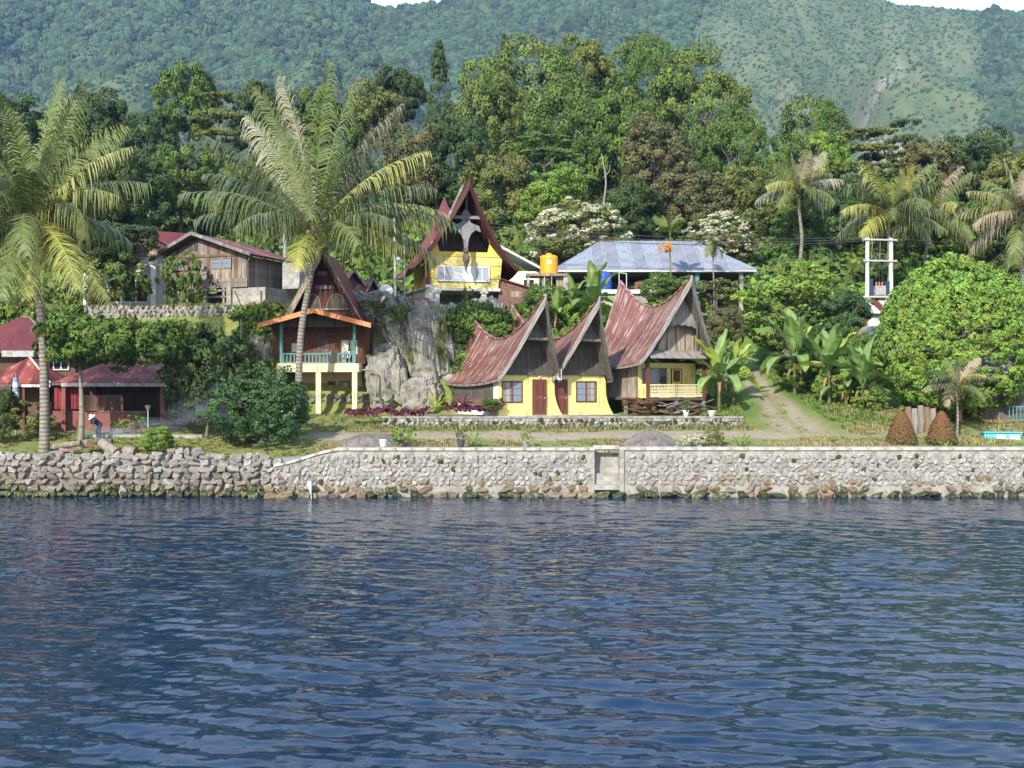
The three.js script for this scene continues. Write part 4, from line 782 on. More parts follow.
// ---------------------------------------------------------------- weathered wooden house on the left terrace
{
  const d = 88.5, o = thing('wooden_house', 'weathered plank house on posts with a low red gable roof, above the rubble wall', 'house', V(wx(207, d), 12.45, -d), -0.36);
  const r = rng(51), W0 = -3.7, W1 = 3.75, y0 = 1.85, ye = 4.5, ap = -0.95, ay = 6.15, top = (x) => x < ap ? lerp(4.75, ay, (x + 4.2) / (ap + 4.2)) : lerp(ay, 4.35, (x - ap) / (4.5 - ap));
  part('frame_wall', plate([[W0, y0], [W1, y0], [W1, top(W1) - 0.2], [ap, ay - 0.25], [W0, top(W0) - 0.2]], 0.1, -0.06), m.darkwood, o);
  for (let x = W0; x < W1 - 0.05; ) { const w = Math.min(r.in(0.26, 0.4), W1 - x), lo = y0 + 0.75; part('plank', plate([[x, lo], [x + w - 0.015, lo], [x + w - 0.015, top(x + w) - 0.3], [x, top(x) - 0.3]], 0.04, r.in(-0.018, 0.004)), r.pick([m.plankA, m.plankA, m.plankB, m.plankC, m.plankD]), o); x += w; }
  for (let k = 0; k < 2; k++) part('skirting_board', box(W0 - 0.05, W1 + 0.05, y0 + k * 0.38, y0 + k * 0.38 + 0.36, -0.05, 0.05), m.plankC, o);
  part('tie_board', box(W0, W1, 4.35, 4.55, -0.02, 0.07), m.plankB, o);
  part('gable_vent', box(-1.9, -0.9, 4.9, 5.75, -0.01, 0.05), m.darkbrown, o);
  for (const [x0, x1] of [[-3.6, -1.8], [0.45, 2.35]]) { windowUnit(o, x0, x1, 3.35, 4.25, 0.05, m.plankC, m.louvre, 2, 2, 0.09); }
  for (const x of [0.5, 1.45]) part('shutter_panel', box(x, x + 0.85, 2.35, 3.33, 0.03, 0.08), m.beige, o);
  part('patch_board', box(-0.75, 0.2, 2.6, 3.4, 0.02, 0.06), m.greywood, o);
  part('side_wall', box(W1 - 0.05, W1 + 0.05, y0, 4.3, -6.5, -0.08), m.darkwood, o);
  for (let k = 0; k < 12; k++) part('side_plank', box(W1 + 0.052, W1 + 0.075, y0 + k * 0.2, y0 + k * 0.2 + 0.19, -6.5, -0.1), r.pick([m.greywood, m.plankA]), o);
  part('back_wall', box(W0, W1, y0, 4.3, -6.6, -6.5), m.darkwood, o);
  for (const [x, z] of [[-3.5, 0], [-1.9, 0], [-0.1, 0], [1.6, 0], [-3.5, -3], [0, -3], [-3.5, -6], [0, -6]]) part('post', box(x - 0.1, x + 0.1, -0.4, y0, z - 0.15, z + 0.05), m.greywood, o);
  for (const y of [0.45, 1.05, 1.55]) part('cross_rail', box(-3.6, 1.9, y, y + 0.16, 0.052, 0.1), m.plankC, o);
  part('undercroft_wall', box(-3.4, 1.8, -0.3, y0, -5, -4.6), m.plankA, o);
  part('concrete_base', [box(1.95, 2.35, -0.9, y0 - 0.003, -0.3, 0.15), box(2.35, 5.4, -0.9, y0 - 0.05, -5, -0.1)], m.concrete, o);
  part('base_render', box(1.75, 5.6, -0.95, 0.3, -0.08, 0.4), m.whitewash, o);
  part('brace', [beam(V(3.2, 0.4, 0.0), V(2.6, 1.6, 0.0), 0.05, 0.06), box(5.0, 5.12, 0.3, 1.5, -0.1, 0.0)], m.darkwood, o);
  const A = V(-4.3, 4.7, 0.75), Bp = V(ap, 6.2, 0.75), Cc = V(4.6, 4.3, 0.75), back = (p) => p.clone().add(V(0, 0, -8));
  const roof = part('roof', slab((a, b) => { const x = lerp(-4.25, 4.55, a); return V(x, (x < ap ? lerp(4.7, 6.2, (x + 4.3) / (ap + 4.3)) : lerp(6.2, 4.3, (x - ap) / (4.6 - ap))) - 0.04, lerp(0.72, -7.2, b)); }, 16, 3, 0.06, (a, b) => [a * 8, b * 8]), m.darkwood, o);
  stripRoof(roof, 'roof_sheet', A, back(A), Bp, back(Bp), 9, [m.darkred, m.darkred2, m.rust], 0.03, 5);
  stripRoof(roof, 'roof_sheet', back(Cc), Cc, back(Bp), Bp, 9, [m.darkred, m.darkred2, m.rust], 0.03, 6);
  for (const [a, b] of [[A, Bp], [Bp, Cc]]) part('verge_board', beam(a.clone().add(V(0, 0.03, 0.06)), b.clone().add(V(0, 0.03, 0.06)), 0.08, 0.26), m.grey2, o);
  part('eave_strut', beam(V(3.8, 3.6, 0.05), V(4.5, 4.3, 0.6), 0.06, 0.06), m.grey2, o);
  part('rear_room', [box(5.0, 6.6, 1.9, 4.0, -5.5, -3.2)], m.zinc, o);
}
{ // white house behind the small trees
  const d = 90.5, o = thing('white_house', 'white-walled house with maroon openings half hidden behind small trees on the left', 'house', V(wx(125, d), 12.4, -d), 0.05);
  const W = 3.4, H = 4.6;
  part('front_wall', plateHoles(rect(-W, W, -0.3, H), [rect(-1.2, 1.9, 0.9, 3.3), rect(-2.9, -2.0, 0, 2.3)], 0.2, 0), m.whitewash, o);
  part('side_wall', [box(-W, -W + 0.2, -0.3, H, -6, -0.2), box(W - 0.2, W, -0.3, H, -6, -0.2)], m.whitewash, o);
  windowUnit(o, -1.2, 1.9, 0.9, 3.3, -0.1, m.white, [m.maroon, m.glass, m.maroon], 3, 1, 0.1);
  doorUnit(o, -2.9, -2.0, 0, 2.3, -0.1, m.door, m.doorframe);
  for (const x of [-2.6, 2.7]) part('porch_column', box(x - 0.2, x + 0.2, -0.3, 3.9, 1.2, 1.6), m.white, o);
  part('porch_beam', box(-3, 3.1, 3.9, 4.25, 1.15, 1.65), m.whitewash, o);
  part('porch_floor', box(-3.2, 3.3, -0.5, -0.3, 0, 1.9), m.concrete, o);
  part('gable_front', plate([[-W, H], [W, H], [0.5, 6.9]], 0.2, 0), m.beige, o);
  const A = V(W + 2.2, 4.4, 0.9), A2 = V(W + 2.2, 4.4, -6.5), R = V(0.5, 7.2, 0.9), R2 = V(0.5, 7.2, -6.5), B = V(-W - 0.8, 4.4, 0.9), B2 = V(-W - 0.8, 4.4, -6.5);
  const roof = part('roof', [slab((a, b) => V(lerp(B.x, R.x, a), lerp(4.38, 7.15, a), lerp(0.85, -6.4, b)), 3, 2, 0.06, (a, b) => [b * 8, a * 4]), slab((a, b) => V(lerp(R.x, A.x, a), lerp(7.15, 4.38, a), lerp(0.85, -6.4, b)), 3, 2, 0.06, (a, b) => [b * 8, a * 4])], m.darkwood, o);
  stripRoof(roof, 'roof_sheet', A2, A, R2, R, 10, [m.darkred, m.rust], 0.03, 7);
  stripRoof(roof, 'roof_sheet', B, B2, R, R2, 10, [m.darkred, m.rust], 0.03, 8);
  const p = at(170, 232, 99), q = thing('barn_roof_house', 'house showing only its bare red sheet roof above the plank house', 'house', V(p.x - 1, 13.2, p.z), 0.5);
  part('wall', box(-2.6, 2.6, -0.5, 5.6, -4, 0), m.plankB, q);
  const u = part('roof', slab((a, b) => V(lerp(-2.9, 2.9, a), lerp(5.3, 7.4, b), lerp(0.6, -2.2, b)), 2, 2, 0.08, (a, b) => [a * 5, b * 3]), m.darkwood, q);
  stripRoof(u, 'roof_sheet', V(-2.9, 5.3, 0.6), V(2.9, 5.3, 0.6), V(-2.9, 7.4, -2.2), V(2.9, 7.4, -2.2), 7, [m.darkred, m.darkred2], 0.03, 9);
  part('roof_rear', slab((a, b) => V(lerp(2.9, -2.9, a), lerp(5.3, 7.4, b), lerp(-5, -2.2, b)), 2, 2, 0.08, (a, b) => [a * 5, b * 3]), m.darkred, q);
}
// ---------------------------------------------------------------- red-roofed houses on the left shore
{
  const d = 76, o = thing('red_roof_house', 'two-tier house with maroon hip roofs at the left edge behind the garden', 'house', V(wx(20, d), 3.7, -d));
  const u = (px) => (px - 20) * d / F, y = (py) => wy(py, d) - 3.7;
  part('wall', box(u(-40), u(72), -0.3, y(352), -6, -0.6), m.ply, o);
  part('front_column', box(u(40.5), u(46.5), 0, y(357), -0.5, -0.2), m.whitewash, o);
  windowUnit(o, u(24), u(38), y(370), y(359), -0.55, m.white, m.glass, 3, 1, 0.07);
  windowUnit(o, u(50), u(66), y(370), y(359), -0.55, m.white, m.glass, 2, 1, 0.07);
  hipRoof(o, u(-60), u(64), -7.5, 0.4, y(351), 2.5, 4.0, 10, [m.darkred, m.darkred2], 61);
  part('gutter_board', [box(u(5), u(64), y(357), y(350.5) - 0.02, 0.42, 0.5)], m.zinc, o);
  part('hip_trim', [beam(V(u(64) - 4, y(351) + 2.58, -3.55), V(u(64), y(351) + 0.08, 0.4), 0.1, 0.06), beam(V(u(-60) + 4, y(351) + 2.58, -3.55), V(u(64) - 4, y(351) + 2.58, -3.55), 0.1, 0.06)], m.grey2, o);
  const q = thing('red_roof_porch', 'porch with a low red hip roof and white-trimmed ridges before the maroon house', 'porch', V(wx(28, 73), 3.5, -73));
  const v = (px) => (px - 28) * 73 / F, yy = (py) => wy(py, 73) - 3.5;
  hipRoof(q, v(-14), v(58), -3.4, 1.2, yy(384), 1.75, 2.35, 7, [m.rust, m.rust2, m.darkred], 65);
  for (const [x, z] of [[v(-8), 0.9], [v(30), 0.9], [v(53), 0.9], [v(-8), -3], [v(53), -3]]) part('post', box(x - 0.08, x + 0.08, -0.3, yy(384) - 0.12, z - 0.08, z + 0.08), m.brown, q);
  part('hip_trim', [beam(V(v(58) - 2.35, yy(384) + 1.82, -1.1), V(v(58), yy(384) + 0.07, 1.2), 0.09, 0.06), beam(V(v(-14) + 2.35, yy(384) + 1.82, -1.1), V(v(58) - 2.35, yy(384) + 1.82, -1.1), 0.16, 0.07)], m.whitewash, q);
  part('half_wall', [box(v(28), v(56), 0.4, 1.9, 0.6, 0.75)], m.ply, q);
  part('gutter_board', box(v(30), v(58), yy(384) - 0.2, yy(384) - 0.03, 1.21, 1.26), m.whitewash, q);
}
{
  const d = 72, o = thing('rusty_roof_pavilion', 'open pavilion with a rusty red hip roof and red posts behind the log pile', 'pavilion', V(wx(118, d), 3.4, -d));
  const u = (px) => (px - 118) * d / F, y = (py) => wy(py, d) - 3.4;
  hipRoof(o, u(56), u(184), -5.4, 0.7, y(383), 1.45, 2.6, 11, [m.rust, m.rust2], 71);
  part('gutter_board', box(u(66), u(180), y(386.5), y(382.5) - 0.03, 0.71, 0.77), m.zinc, o);
  for (const [x, z] of [[u(66), 0.3], [u(164), 0.3], [u(66), -5], [u(164), -5], [u(178), -5]]) part('post', box(x - 0.13, x + 0.13, -0.4, y(385), z - 0.13, z + 0.13), m.pinkwall, o);
  part('back_wall', box(u(60), u(180), -0.3, y(386), -5.3, -5.15), m.darkbrown, o);
  part('red_screen', Array.from({ length: 14 }, (_, k) => box(u(54) + k * 0.125, u(54) + k * 0.125 + 0.11, y(409), y(388), -0.1 + (k % 2) * 0.05, -0.04 + (k % 2) * 0.05)), m.redcloth, o, 'bright red ribbed screen');
  part('plywood_screen', box(u(84), u(123), y(411), y(395), -0.08, 0.0), m.ply, o);
  part('screen_post', box(u(95.5), u(99.5), y(411), y(395), 0.002, 0.04), m.pinkwall, o);
  part('low_wall', [box(u(100), u(147), -0.3, y(412), 0.1, 0.25), box(u(52), u(100), -0.3, y(411), -0.3, -0.12)], m.pinkwall, o);
  part('wall_cap', box(u(99), u(148), y(412), y(411) , 0.06, 0.3), m.grey2, o);
  part('low_rear_wall', box(u(150), u(205), -0.3, y(412), -2.2, -2.0), m.ply, o);
  part('platform', box(u(60), u(182), -0.6, -0.02, -5.2, 0.9), m.oldconcrete, o);
}
// ---------------------------------------------------------------- buildings on the right terrace
{
  const d = 104, base = 13.2, o = thing('blue_roof_pavilion', 'long open pavilion with a pale blue sheet-metal hip roof on the upper terrace', 'pavilion', V(wx(657, d), base, -d));
  const u = (px) => (px - 657) * d / F, y = (py) => wy(py, d) - base;
  hipRoof(o, u(553), u(756), -11, 0.6, y(270), 3.4, 4.9, 15, [m.blue, m.blue2], 81, 'roof_panel');
  part('fascia', box(u(554), u(755), y(270) - 0.25, y(270) - 0.03, 0.61, 0.68), m.metal, o);
  for (const [px, z] of [[566, 0], [600, 0], [655, 0], [697, 0], [741, 0], [566, -10], [655, -10], [741, -10]]) part('column', box(u(px) - 0.18, u(px) + 0.18, -0.5, y(270) - 0.15, z - 0.18, z + 0.18), px === 697 ? m.teal : m.concrete, o);
  part('floor', box(u(558), u(750), -0.6, 0.05, -10.8, 0.4), m.concrete, o);
  part('kerb_wall', box(u(600), u(655), 0.052, 0.9, 0.1, 0.3), m.whitewash, o);
  part('back_wall', box(u(570), u(700), 0.052, y(272), -10.6, -10.4), m.oldconcrete, o);
  for (let k = 0; k < 4; k++) part('cabinet', box(u(612 + k * 12), u(620 + k * 12), 0.06, 1.5, -6, -5.4), m.navy, o);
}
{
  const d = 100, o = thing('small_blue_roof_house', 'cream house with a pale blue roof peeking out behind the brick annex', 'house', V(wx(521, d), 13.0, -d), 0.1);
  part('wall', box(-1.9, 1.7, -0.5, 3.9, -4.5, -0.4), m.cream, o);
  windowUnit(o, 0.2, 1.3, 1.8, 3.2, -0.38, m.white, m.glass, 1, 1, 0.08);
  const rf = part('roof', slab((a, b) => V(lerp(-2.6, 2.2, a), lerp(6.5, 4.0, a) + b * 0, lerp(0.3, -5, b)), 3, 2, 0.07, (a, b) => [b * 5, a * 4]), m.blue, o);
  part('fascia', beam(V(-2.6, 6.4, 0.33), V(2.2, 3.9, 0.33), 0.05, 0.2), m.whitewash, rf);
  part('post', box(1.95, 2.1, -0.5, 3.9, 0, 0.15), m.grey2, o);
}
function tank(label, px, pyBase, d, w, h, mm, group) {
  const p = at(px, pyBase, d), o = thing('water_tank', label, 'water tank', p, 0, group), r = w / 2;
  const prof = [[0, 0], [r * 0.97, 0], [r, h * 0.04]];
  for (let k = 0; k <= 24; k++) prof.push([r * (1 - 0.018 * (k % 4 === 0 ? 1 : 0)), h * (0.06 + 0.76 * k / 24)]);
  prof.push([r * 0.98, h * 0.86], [r * 0.8, h * 0.93], [r * 0.35, h * 0.97]);
  part('body', tidy(new THREE.LatheGeometry([...prof, [0.001, h * 0.97]].map(([a, b]) => new THREE.Vector2(a, b)), 28)), mm, o);
  part('lid', tidy(new THREE.CylinderGeometry(r * 0.32, r * 0.34, h * 0.07, 18).translate(0, h * 0.995, 0)), mm, o);
  return [o, r];
}
{
  const d = 95, [o, r] = tank('orange plastic water tank on a concrete stand beside the stilt house', 549, 274.5, d, 1.55, 1.75, m.tankOrange);
  const badge = new THREE.CylinderGeometry(r + 0.008, r + 0.008, 0.3, 12, 1, true, -0.25, 0.5).translate(0, 1.0, 0);
  part('badge', tidy(badge), m.white, o);
  const p = at(549, 275, d), s = thing('tank_stand', 'concrete slab on posts that carries the orange water tank', 'tank stand', V(p.x, 12.6, p.z));
  const h = wy(274.5, d) - 12.6;
  part('slab', box(-2.0, 1.5, h - 0.22, h - 0.002, -1.2, 1.0), m.beige, s);
  for (const [x, z] of [[-1.8, 0.8], [1.3, 0.8], [-1.8, -1], [1.3, -1]]) part('post', box(x - 0.1, x + 0.1, -0.6, h - 0.22, z - 0.1, z + 0.1), m.concrete, s);
  part('side_wall', box(0.6, 1.3, -0.6, h - 0.25, -0.9, 0.5), m.beige, s);
  part('pipe', [rod(V(-0.4, -0.4, 0.9), V(-0.4, h - 0.22, 0.9), 0.04), rod(V(0.2, -0.4, 0.9), V(0.2, h - 0.22, 0.9), 0.03)], m.metal, s);
  const dd = 97;
  tank('blue plastic water tank behind the rusty roofs, before the pavilion', 604, 290.5, dd, 1.35, 1.65, m.tankBlue);
  const q = at(612, 291, dd), c = thing('terrace_platform', 'whitewashed terrace slab with a pipe rail under the blue tank', 'platform', V(q.x, 12.4, q.z));
  const hh = wy(290.5, dd) - 12.4;
  part('slab', box(-1.7, 4.6, hh - 0.35, hh - 0.002, -1.2, 1.0), m.whitewash, c);
  part('support_wall', box(-1.5, 4.4, -0.8, hh - 0.35, -1, 0.7), m.concrete, c);
  part('rail', [rod(V(0.55, hh, 0.8), V(0.55, hh + 1.5, 0.8), 0.035), rod(V(0.55, hh + 1.5, 0.8), V(1.2, hh + 1.4, 0.8), 0.035), rod(V(1.2, hh, 0.8), V(1.2, hh + 1.4, 0.8), 0.035)], m.whitewash, c);
  part('brick_box', box(2.0, 2.7, hh, hh + 0.7, 0, 0.6), m.pinkwall, c);
}
{ // transformer platform between two poles, red-striped shed below it
  const d = 99, p = at(879, 318, d), o = thing('transformer_platform', 'white steel transformer platform on two tall poles', 'transformer', V(p.x, G(p.x, d), p.z), 0.12);
  const y = (py) => wy(py, d) - o.position.y, a = -1.1, b = 1.15;
  for (const x of [a, b]) part('pole', tidy(rod(V(x, -0.5, 0), V(x, y(238), 0), 0.2, 0.16, 12)), m.whitewash, o);
  for (const py of [240, 261, 297]) part('crossbar', box(a - 0.45, b + 0.45, y(py) - 0.07, y(py) + 0.07, -0.12 + 0.26, 0.28), m.metal, o);
  part('crossbar', box(a - 0.45, b + 0.45, y(297) - 0.06, y(297) + 0.08, -0.3, -0.16), m.metal, o);
  const t = part('transformer_tank', box(-0.45, 0.5, y(296) + 0.02, y(286), -0.28, 0.3), m.zinc, o);
  for (let k = 0; k < 6; k++) part('cooling_fin', box(-0.4 + k * 0.16, -0.34 + k * 0.16, y(295), y(288), 0.3, 0.4), m.metal, t);
  for (let k = 0; k < 3; k++) { part('insulator', [...Array(4)].map((_, q) => tidy(new THREE.CylinderGeometry(0.07, 0.1, 0.07, 10).translate(-0.25 + k * 0.28, y(285.5) + q * 0.09, 0))), m.terracotta, o); part('jumper_wire', tube([V(-0.25 + k * 0.28, y(282), 0), V(-0.4 + k * 0.3, y(270), 0.25), V(-0.8 + k * 0.75, y(261), 0.2)], () => 0.02, 5), m.wire, o); part('fuse', rod(V(-0.8 + k * 0.75, y(259), 0.25), V(-0.75 + k * 0.75, y(242), 0.25), 0.025), m.grey2, o); }
  part('switch_box', [box(-0.95, -0.65, y(295), y(279), -0.2, 0.2), box(0.62, 0.9, y(295), y(281), -0.2, 0.2)], m.navy, o);
  part('street_lamp_head', tidy(new THREE.SphereGeometry(0.25, 12, 8).scale(1.3, 0.5, 1).translate(b + 0.75, y(287), 0.3)), m.whitewash, o);
  const ds = 96, q = thing('striped_roof_shed', 'low shed with a red and white patched roof below the transformer', 'shed', V(wx(885, ds), 9.6, -ds), 0.05);
  const ys = (py) => wy(py, ds) - 9.6, us = (px) => (px - 885) * ds / F;
  part('wall', box(us(856), us(908), -0.5, ys(311), -3, 0), m.beige, q);
  const rf = part('roof', slab((u, v) => V(lerp(us(852), us(912), u), lerp(ys(314), ys(299), v), lerp(0.5, -2.5, v)), 4, 2, 0.06, (u, v) => [u * 5, v * 3]), m.darkwood, q);
  stripRoof(rf, 'roof_sheet', V(us(852), ys(314), 0.5), V(us(912), ys(314), 0.5), V(us(852), ys(299), -2.5), V(us(912), ys(299), -2.5), 13, [m.darkred, m.whitewash, m.darkred2], 0.03, 17);
  part('poster', box(us(868), us(885), ys(326), ys(313), 0.01, 0.04), mat([0.75, 0.72, 0.68], T.plaster), q, 'white and blue poster board');
  part('poster_foot', box(us(866), us(888), ys(345), ys(327), 0.01, 0.05), mat([0.12, 0.20, 0.42], T.plaster), q);
}
{ // dark house at the right edge and teal trough in the garden
  const d = 74, o = thing('shaded_house', 'dark timber house with a teal gate under the big round tree', 'house', V(wx(1020, d), G(wx(1020, d), d), -d));
  part('wall', box(-2.6, 3.5, -0.3, 3.0, -4, -0.2), m.darkwood, o);
  part('roof', slab((u, v) => V(lerp(-3.2, 4, u), lerp(2.9, 4.4, v), lerp(0.8, -2.2, v)), 4, 2, 0.08, (u, v) => [u * 6, v * 3]), m.greywood, o);
  part('gate', [box(-0.9, 1.2, 0.05, 0.12, 0.3, 0.36), box(-0.9, 1.2, 0.95, 1.02, 0.3, 0.36), ...Array.from({ length: 9 }, (_, k) => box(-0.9 + k * 0.25, -0.84 + k * 0.25, 0.1, 1.0, 0.3, 0.35))], m.teal, o);
  part('whitewashed_post', box(-4.4, -4.0, -0.3, 2.2, 0, 0.3), m.terracotta, o);
  const q = thing('teal_trough', 'teal and white concrete trough in the grass at the right edge', 'trough', V(wx(1001, 68.5), G(wx(1001, 68.5), 68.5), -68.5), -0.1);
  part('body', [box(-1.0, 1.2, -0.1, 0.42, -0.7, 0), box(-1.08, 1.28, 0.42, 0.5, -0.78, 0.08)], m.tealbox, q);
  part('painted_panel', [box(-0.3, 0.3, 0.04, 0.3, 0.002, 0.02), box(0.5, 1.1, 0.04, 0.3, 0.002, 0.02)], m.white, q);
  const w = thing('plank_fence', 'short weathered plank fence between the two cone shrubs', 'fence', V(wx(921, 71), G(wx(921, 71), 71), -71));
  for (let k = 1; k < 6; k++) part('plank', box(-1.4 + k * 0.4, -1.04 + k * 0.4, -0.2, 1.75 - (k % 3) * 0.1, -0.03, 0.03), [m.plankA, m.plankB, m.greywood][k % 3], w);
  part('rail', box(-1.0, 1.0, 1.2, 1.3, -0.08, -0.032), m.greywood, w);
  
}
// ---------------------------------------------------------------- poles and lines
{
  const pole = (label, px, py0, py1, d, r, mm) => { const a = at(px, py0, d), b = at(px, py1, d), o = thing('utility_pole', label, 'pole', a); part('shaft', rod(V(0, -0.8, 0), V(0, b.y - a.y, 0), r, r * 0.8, 10), mm, o); return [o, b.y - a.y]; };
  const [p1, h1] = pole('tall white steel pole with a round lamp left of the stilt house', 395, 303, 206, 88, 0.12, m.whitewash);
  part('lamp_globe', tidy(new THREE.SphereGeometry(0.2, 12, 10).translate(0.28, h1 * 0.45, 0.1)), m.white, p1);
  part('lamp_arm', rod(V(0, h1 * 0.45, 0.05), V(0.2, h1 * 0.45, 0.1), 0.03), m.whitewash, p1);
  pole('thin grey pole standing close to the corner of the stilt house roof', 404.5, 308, 238, 87, 0.07, m.zinc);
  const [p3] = pole('pale concrete pole behind the crown of the tall coconut palm', 285, 300, 200, 97, 0.2, m.concrete);
  pole('thin metal pipe standing before the rubble wall, left of the balcony house', 241, 375, 320, 82, 0.04, m.zinc);
  const line = (label, a, b, sag) => single('power_line', tube(range(0, 1, 8).map((t) => { const p = a.clone().lerp(b, t); p.y -= sag * 4 * t * (1 - t); return p; }), () => 0.028, 4), m.wire, label, 'cable', 'power lines');
  const a = (py) => at(866, py, 99);
  line('upper power line running from the transformer poles towards the stilt house', a(237), at(360, 205, 101), 1.2);
  line('middle power line running from the transformer poles towards the stilt house', a(239), at(360, 208, 101.5), 1.3);
  line('lower power line running from the transformer poles towards the stilt house', a(241), at(360, 212, 102), 1.4);
  line('power line leaving the transformer poles to the right', at(893, 238, 99), at(1150, 225, 105), 1);
  line('thin cable slung from the balcony house roof down across the rocks', at(362, 308, 80), at(470, 352, 78.5), 0.6);
}

// ---------------------------------------------------------------- plants
class Leaves { // gathers small folded leaf blades
  constructor(seed) { this.r = rng(seed); this.P = []; this.N = []; this.C = []; this.I = []; }
  blade(p, n, size, tone, soft, long = 1.7) { // one leaf at p facing n; soft: the direction that its clump faces
    const r = this.r, t = V(r.in(-1, 1), r.in(-1, 1) - 0.35, r.in(-1, 1)).cross(n).normalize(), b = n.clone().cross(t);
    const k = this.P.length / 3, L = size * long / 2, W = size / 2, nn = n.clone().lerp(soft, 0.45).normalize();
    const c = [p.clone().addScaledVector(b, -L), p.clone().addScaledVector(t, W).addScaledVector(n, -W * 0.3), p.clone().addScaledVector(b, L).addScaledVector(n, -L * 0.35), p.clone().addScaledVector(t, -W).addScaledVector(n, -W * 0.3)];
    for (const v of c) { this.P.push(v.x, v.y, v.z); this.N.push(nn.x, nn.y, nn.z); this.C.push(...tone); }
    this.I.push(k, k + 1, k + 2, k, k + 2, k + 3);
  }
  clump(c, out, R, count, size, tone, flat = 0.8) {
    const r = this.r;
    for (let q = 0; q < count; q++) {
      const v = V(r.in(-1, 1), r.in(-1, 1), r.in(-1, 1)).normalize();
      if (v.dot(out) < -0.35) v.negate();
      const p = c.clone().add(V(v.x * R, v.y * R * flat, v.z * R).multiplyScalar(0.45 + 0.6 * Math.sqrt(r())));
      const j = r.in(0.72, 1.3), n = v.clone().add(V(r.in(-0.8, 0.8), r.in(-0.3, 0.9), r.in(-0.8, 0.8))).normalize();
      this.blade(p, n, size * r.in(0.65, 1.35), [tone[0] * j * r.in(0.9, 1.15), tone[1] * j, tone[2] * j * r.in(0.8, 1.2)], v);
    }
  }
  done() { return raw(this.P, this.N, null, this.I, this.C); }
}
// crown in a unit of radius 1 (x, z) and height -1..1; form shapes where the clumps sit
function crown(seed, o) {
  const L = new Leaves(seed), r = L.r, s = seed * 3.17;
  for (let k = 0; k < o.clumps; k++) {
    let v = V(r.in(-1, 1), r.in(-0.75, 1), r.in(-1, 1)).normalize();
    const inner = r() < 0.18;
    let lump = 0.78 + 0.55 * (fbm(v.x * 1.6 + s, v.y * 1.6, v.z * 1.6, 3) - 0.5) * 2;
    if (inner) lump *= 0.55;
    const c = o.form ? o.form(v, lump, r) : v.clone().multiplyScalar(lump);
    const tone = r.in(0.75, 1.25), yel = r.in(0.85, 1.2);
    L.clump(c, v, o.R * r.in(0.6, 1.3), Math.round(o.leaves * r.in(0.7, 1.3)), o.size, [tone * yel, tone, tone * 0.9], o.flat ?? 0.75);
  }
  return L.done();
}
const forms = {
  tall: (v, l, r) => { const k = 0.3 + 0.7 * l; return V(v.x * k * (1 - 0.12 * v.y), v.y * k, v.z * k * (1 - 0.12 * v.y)); },
  cone: (v, l, r) => { const y = r.in(-1, 1), w = (1 - y) * 0.5 + 0.08, a = r.in(0, 6.283), q = w * r.in(0.5, 1); return V(Math.cos(a) * q, y, Math.sin(a) * q); },
  layer: (v, l, r) => { const y = Math.round((v.y * 0.5 + 0.5) * 3) / 3 * 1.6 - 0.7, w = 1.05 - Math.abs(y) * 0.45, a = r.in(0, 6.283), q = w * Math.sqrt(r()); return V(Math.cos(a) * q, y * 0.8 + 0.15 - 0.25 * q * q, Math.sin(a) * q); },
  ragged: (v, l, r) => { const k = (0.12 + 0.85 * l) * (r() < 0.06 ? 1.2 : 1) * (1 + 0.18 * Math.sin(v.x * 5 + 1) * Math.cos(v.z * 4)); return V(v.x * k, Math.max(-0.8, v.y) * k, v.z * k); },
  full: (v, l) => { const k = 0.74 + 0.26 * l; return V(v.x * k, Math.max(-0.75, v.y) * k, v.z * k); },
  dome: (v, l) => { const k = 0.42 + 0.58 * l; return V(v.x * k, Math.max(-0.8, v.y) * k, v.z * k); },
};
const crowns = {
  round: [1, 2, 3, 4].map((s) => crown(s, { clumps: 140, R: 0.19, leaves: 130, size: 0.041 })),
  tall: [11, 12, 13].map((s) => crown(s, { clumps: 230, R: 0.155, leaves: 100, size: 0.029, form: forms.tall, flat: 0.8 })),
  cone: [21, 22].map((s) => crown(s, { clumps: 120, R: 0.15, leaves: 60, size: 0.045, form: forms.cone, flat: 0.5 })),
  layer: [31, 32].map((s) => crown(s, { clumps: 110, R: 0.18, leaves: 90, size: 0.04, form: forms.layer, flat: 0.35 })),
  sparse: [41, 42].map((s) => crown(s, { clumps: 48, R: 0.2, leaves: 40, size: 0.075 })),
};
function trunkGeo(h, r0, seed, limbs, reach, from = 0.35) { // tapered trunk with limbs that reach into the crown
  const r = rng(seed), lean = V(r.in(-0.06, 0.06) * h, h, r.in(-0.06, 0.06) * h);
  const path = (t) => V(lean.x * t + Math.sin(t * 4 + seed) * 0.03 * h, h * t, lean.z * t + Math.cos(t * 3 + seed) * 0.02 * h);
  const g = [tube([0, 0.25, 0.5, 0.75, 1].map((t) => path(t).add(V(0, t === 0 ? -0.6 : 0, 0))), (t) => r0 * (1.15 - 0.85 * t))];
  for (let k = 0; k < limbs; k++) {
    const t = r.in(from, 0.85), a = k * 2.4 + r.in(-0.4, 0.4), b = path(t), e = b.clone().add(V(Math.cos(a) * reach * r.in(0.6, 1), h * r.in(0.12, 0.32), Math.sin(a) * reach * r.in(0.6, 1)));
    g.push(tube([b, b.clone().lerp(e, 0.5).add(V(0, -0.04 * h, 0)), e], (q) => r0 * 0.42 * (1.1 - 0.85 * q), 5));
  }
  return join(g);
}
let treeSeed = 500;
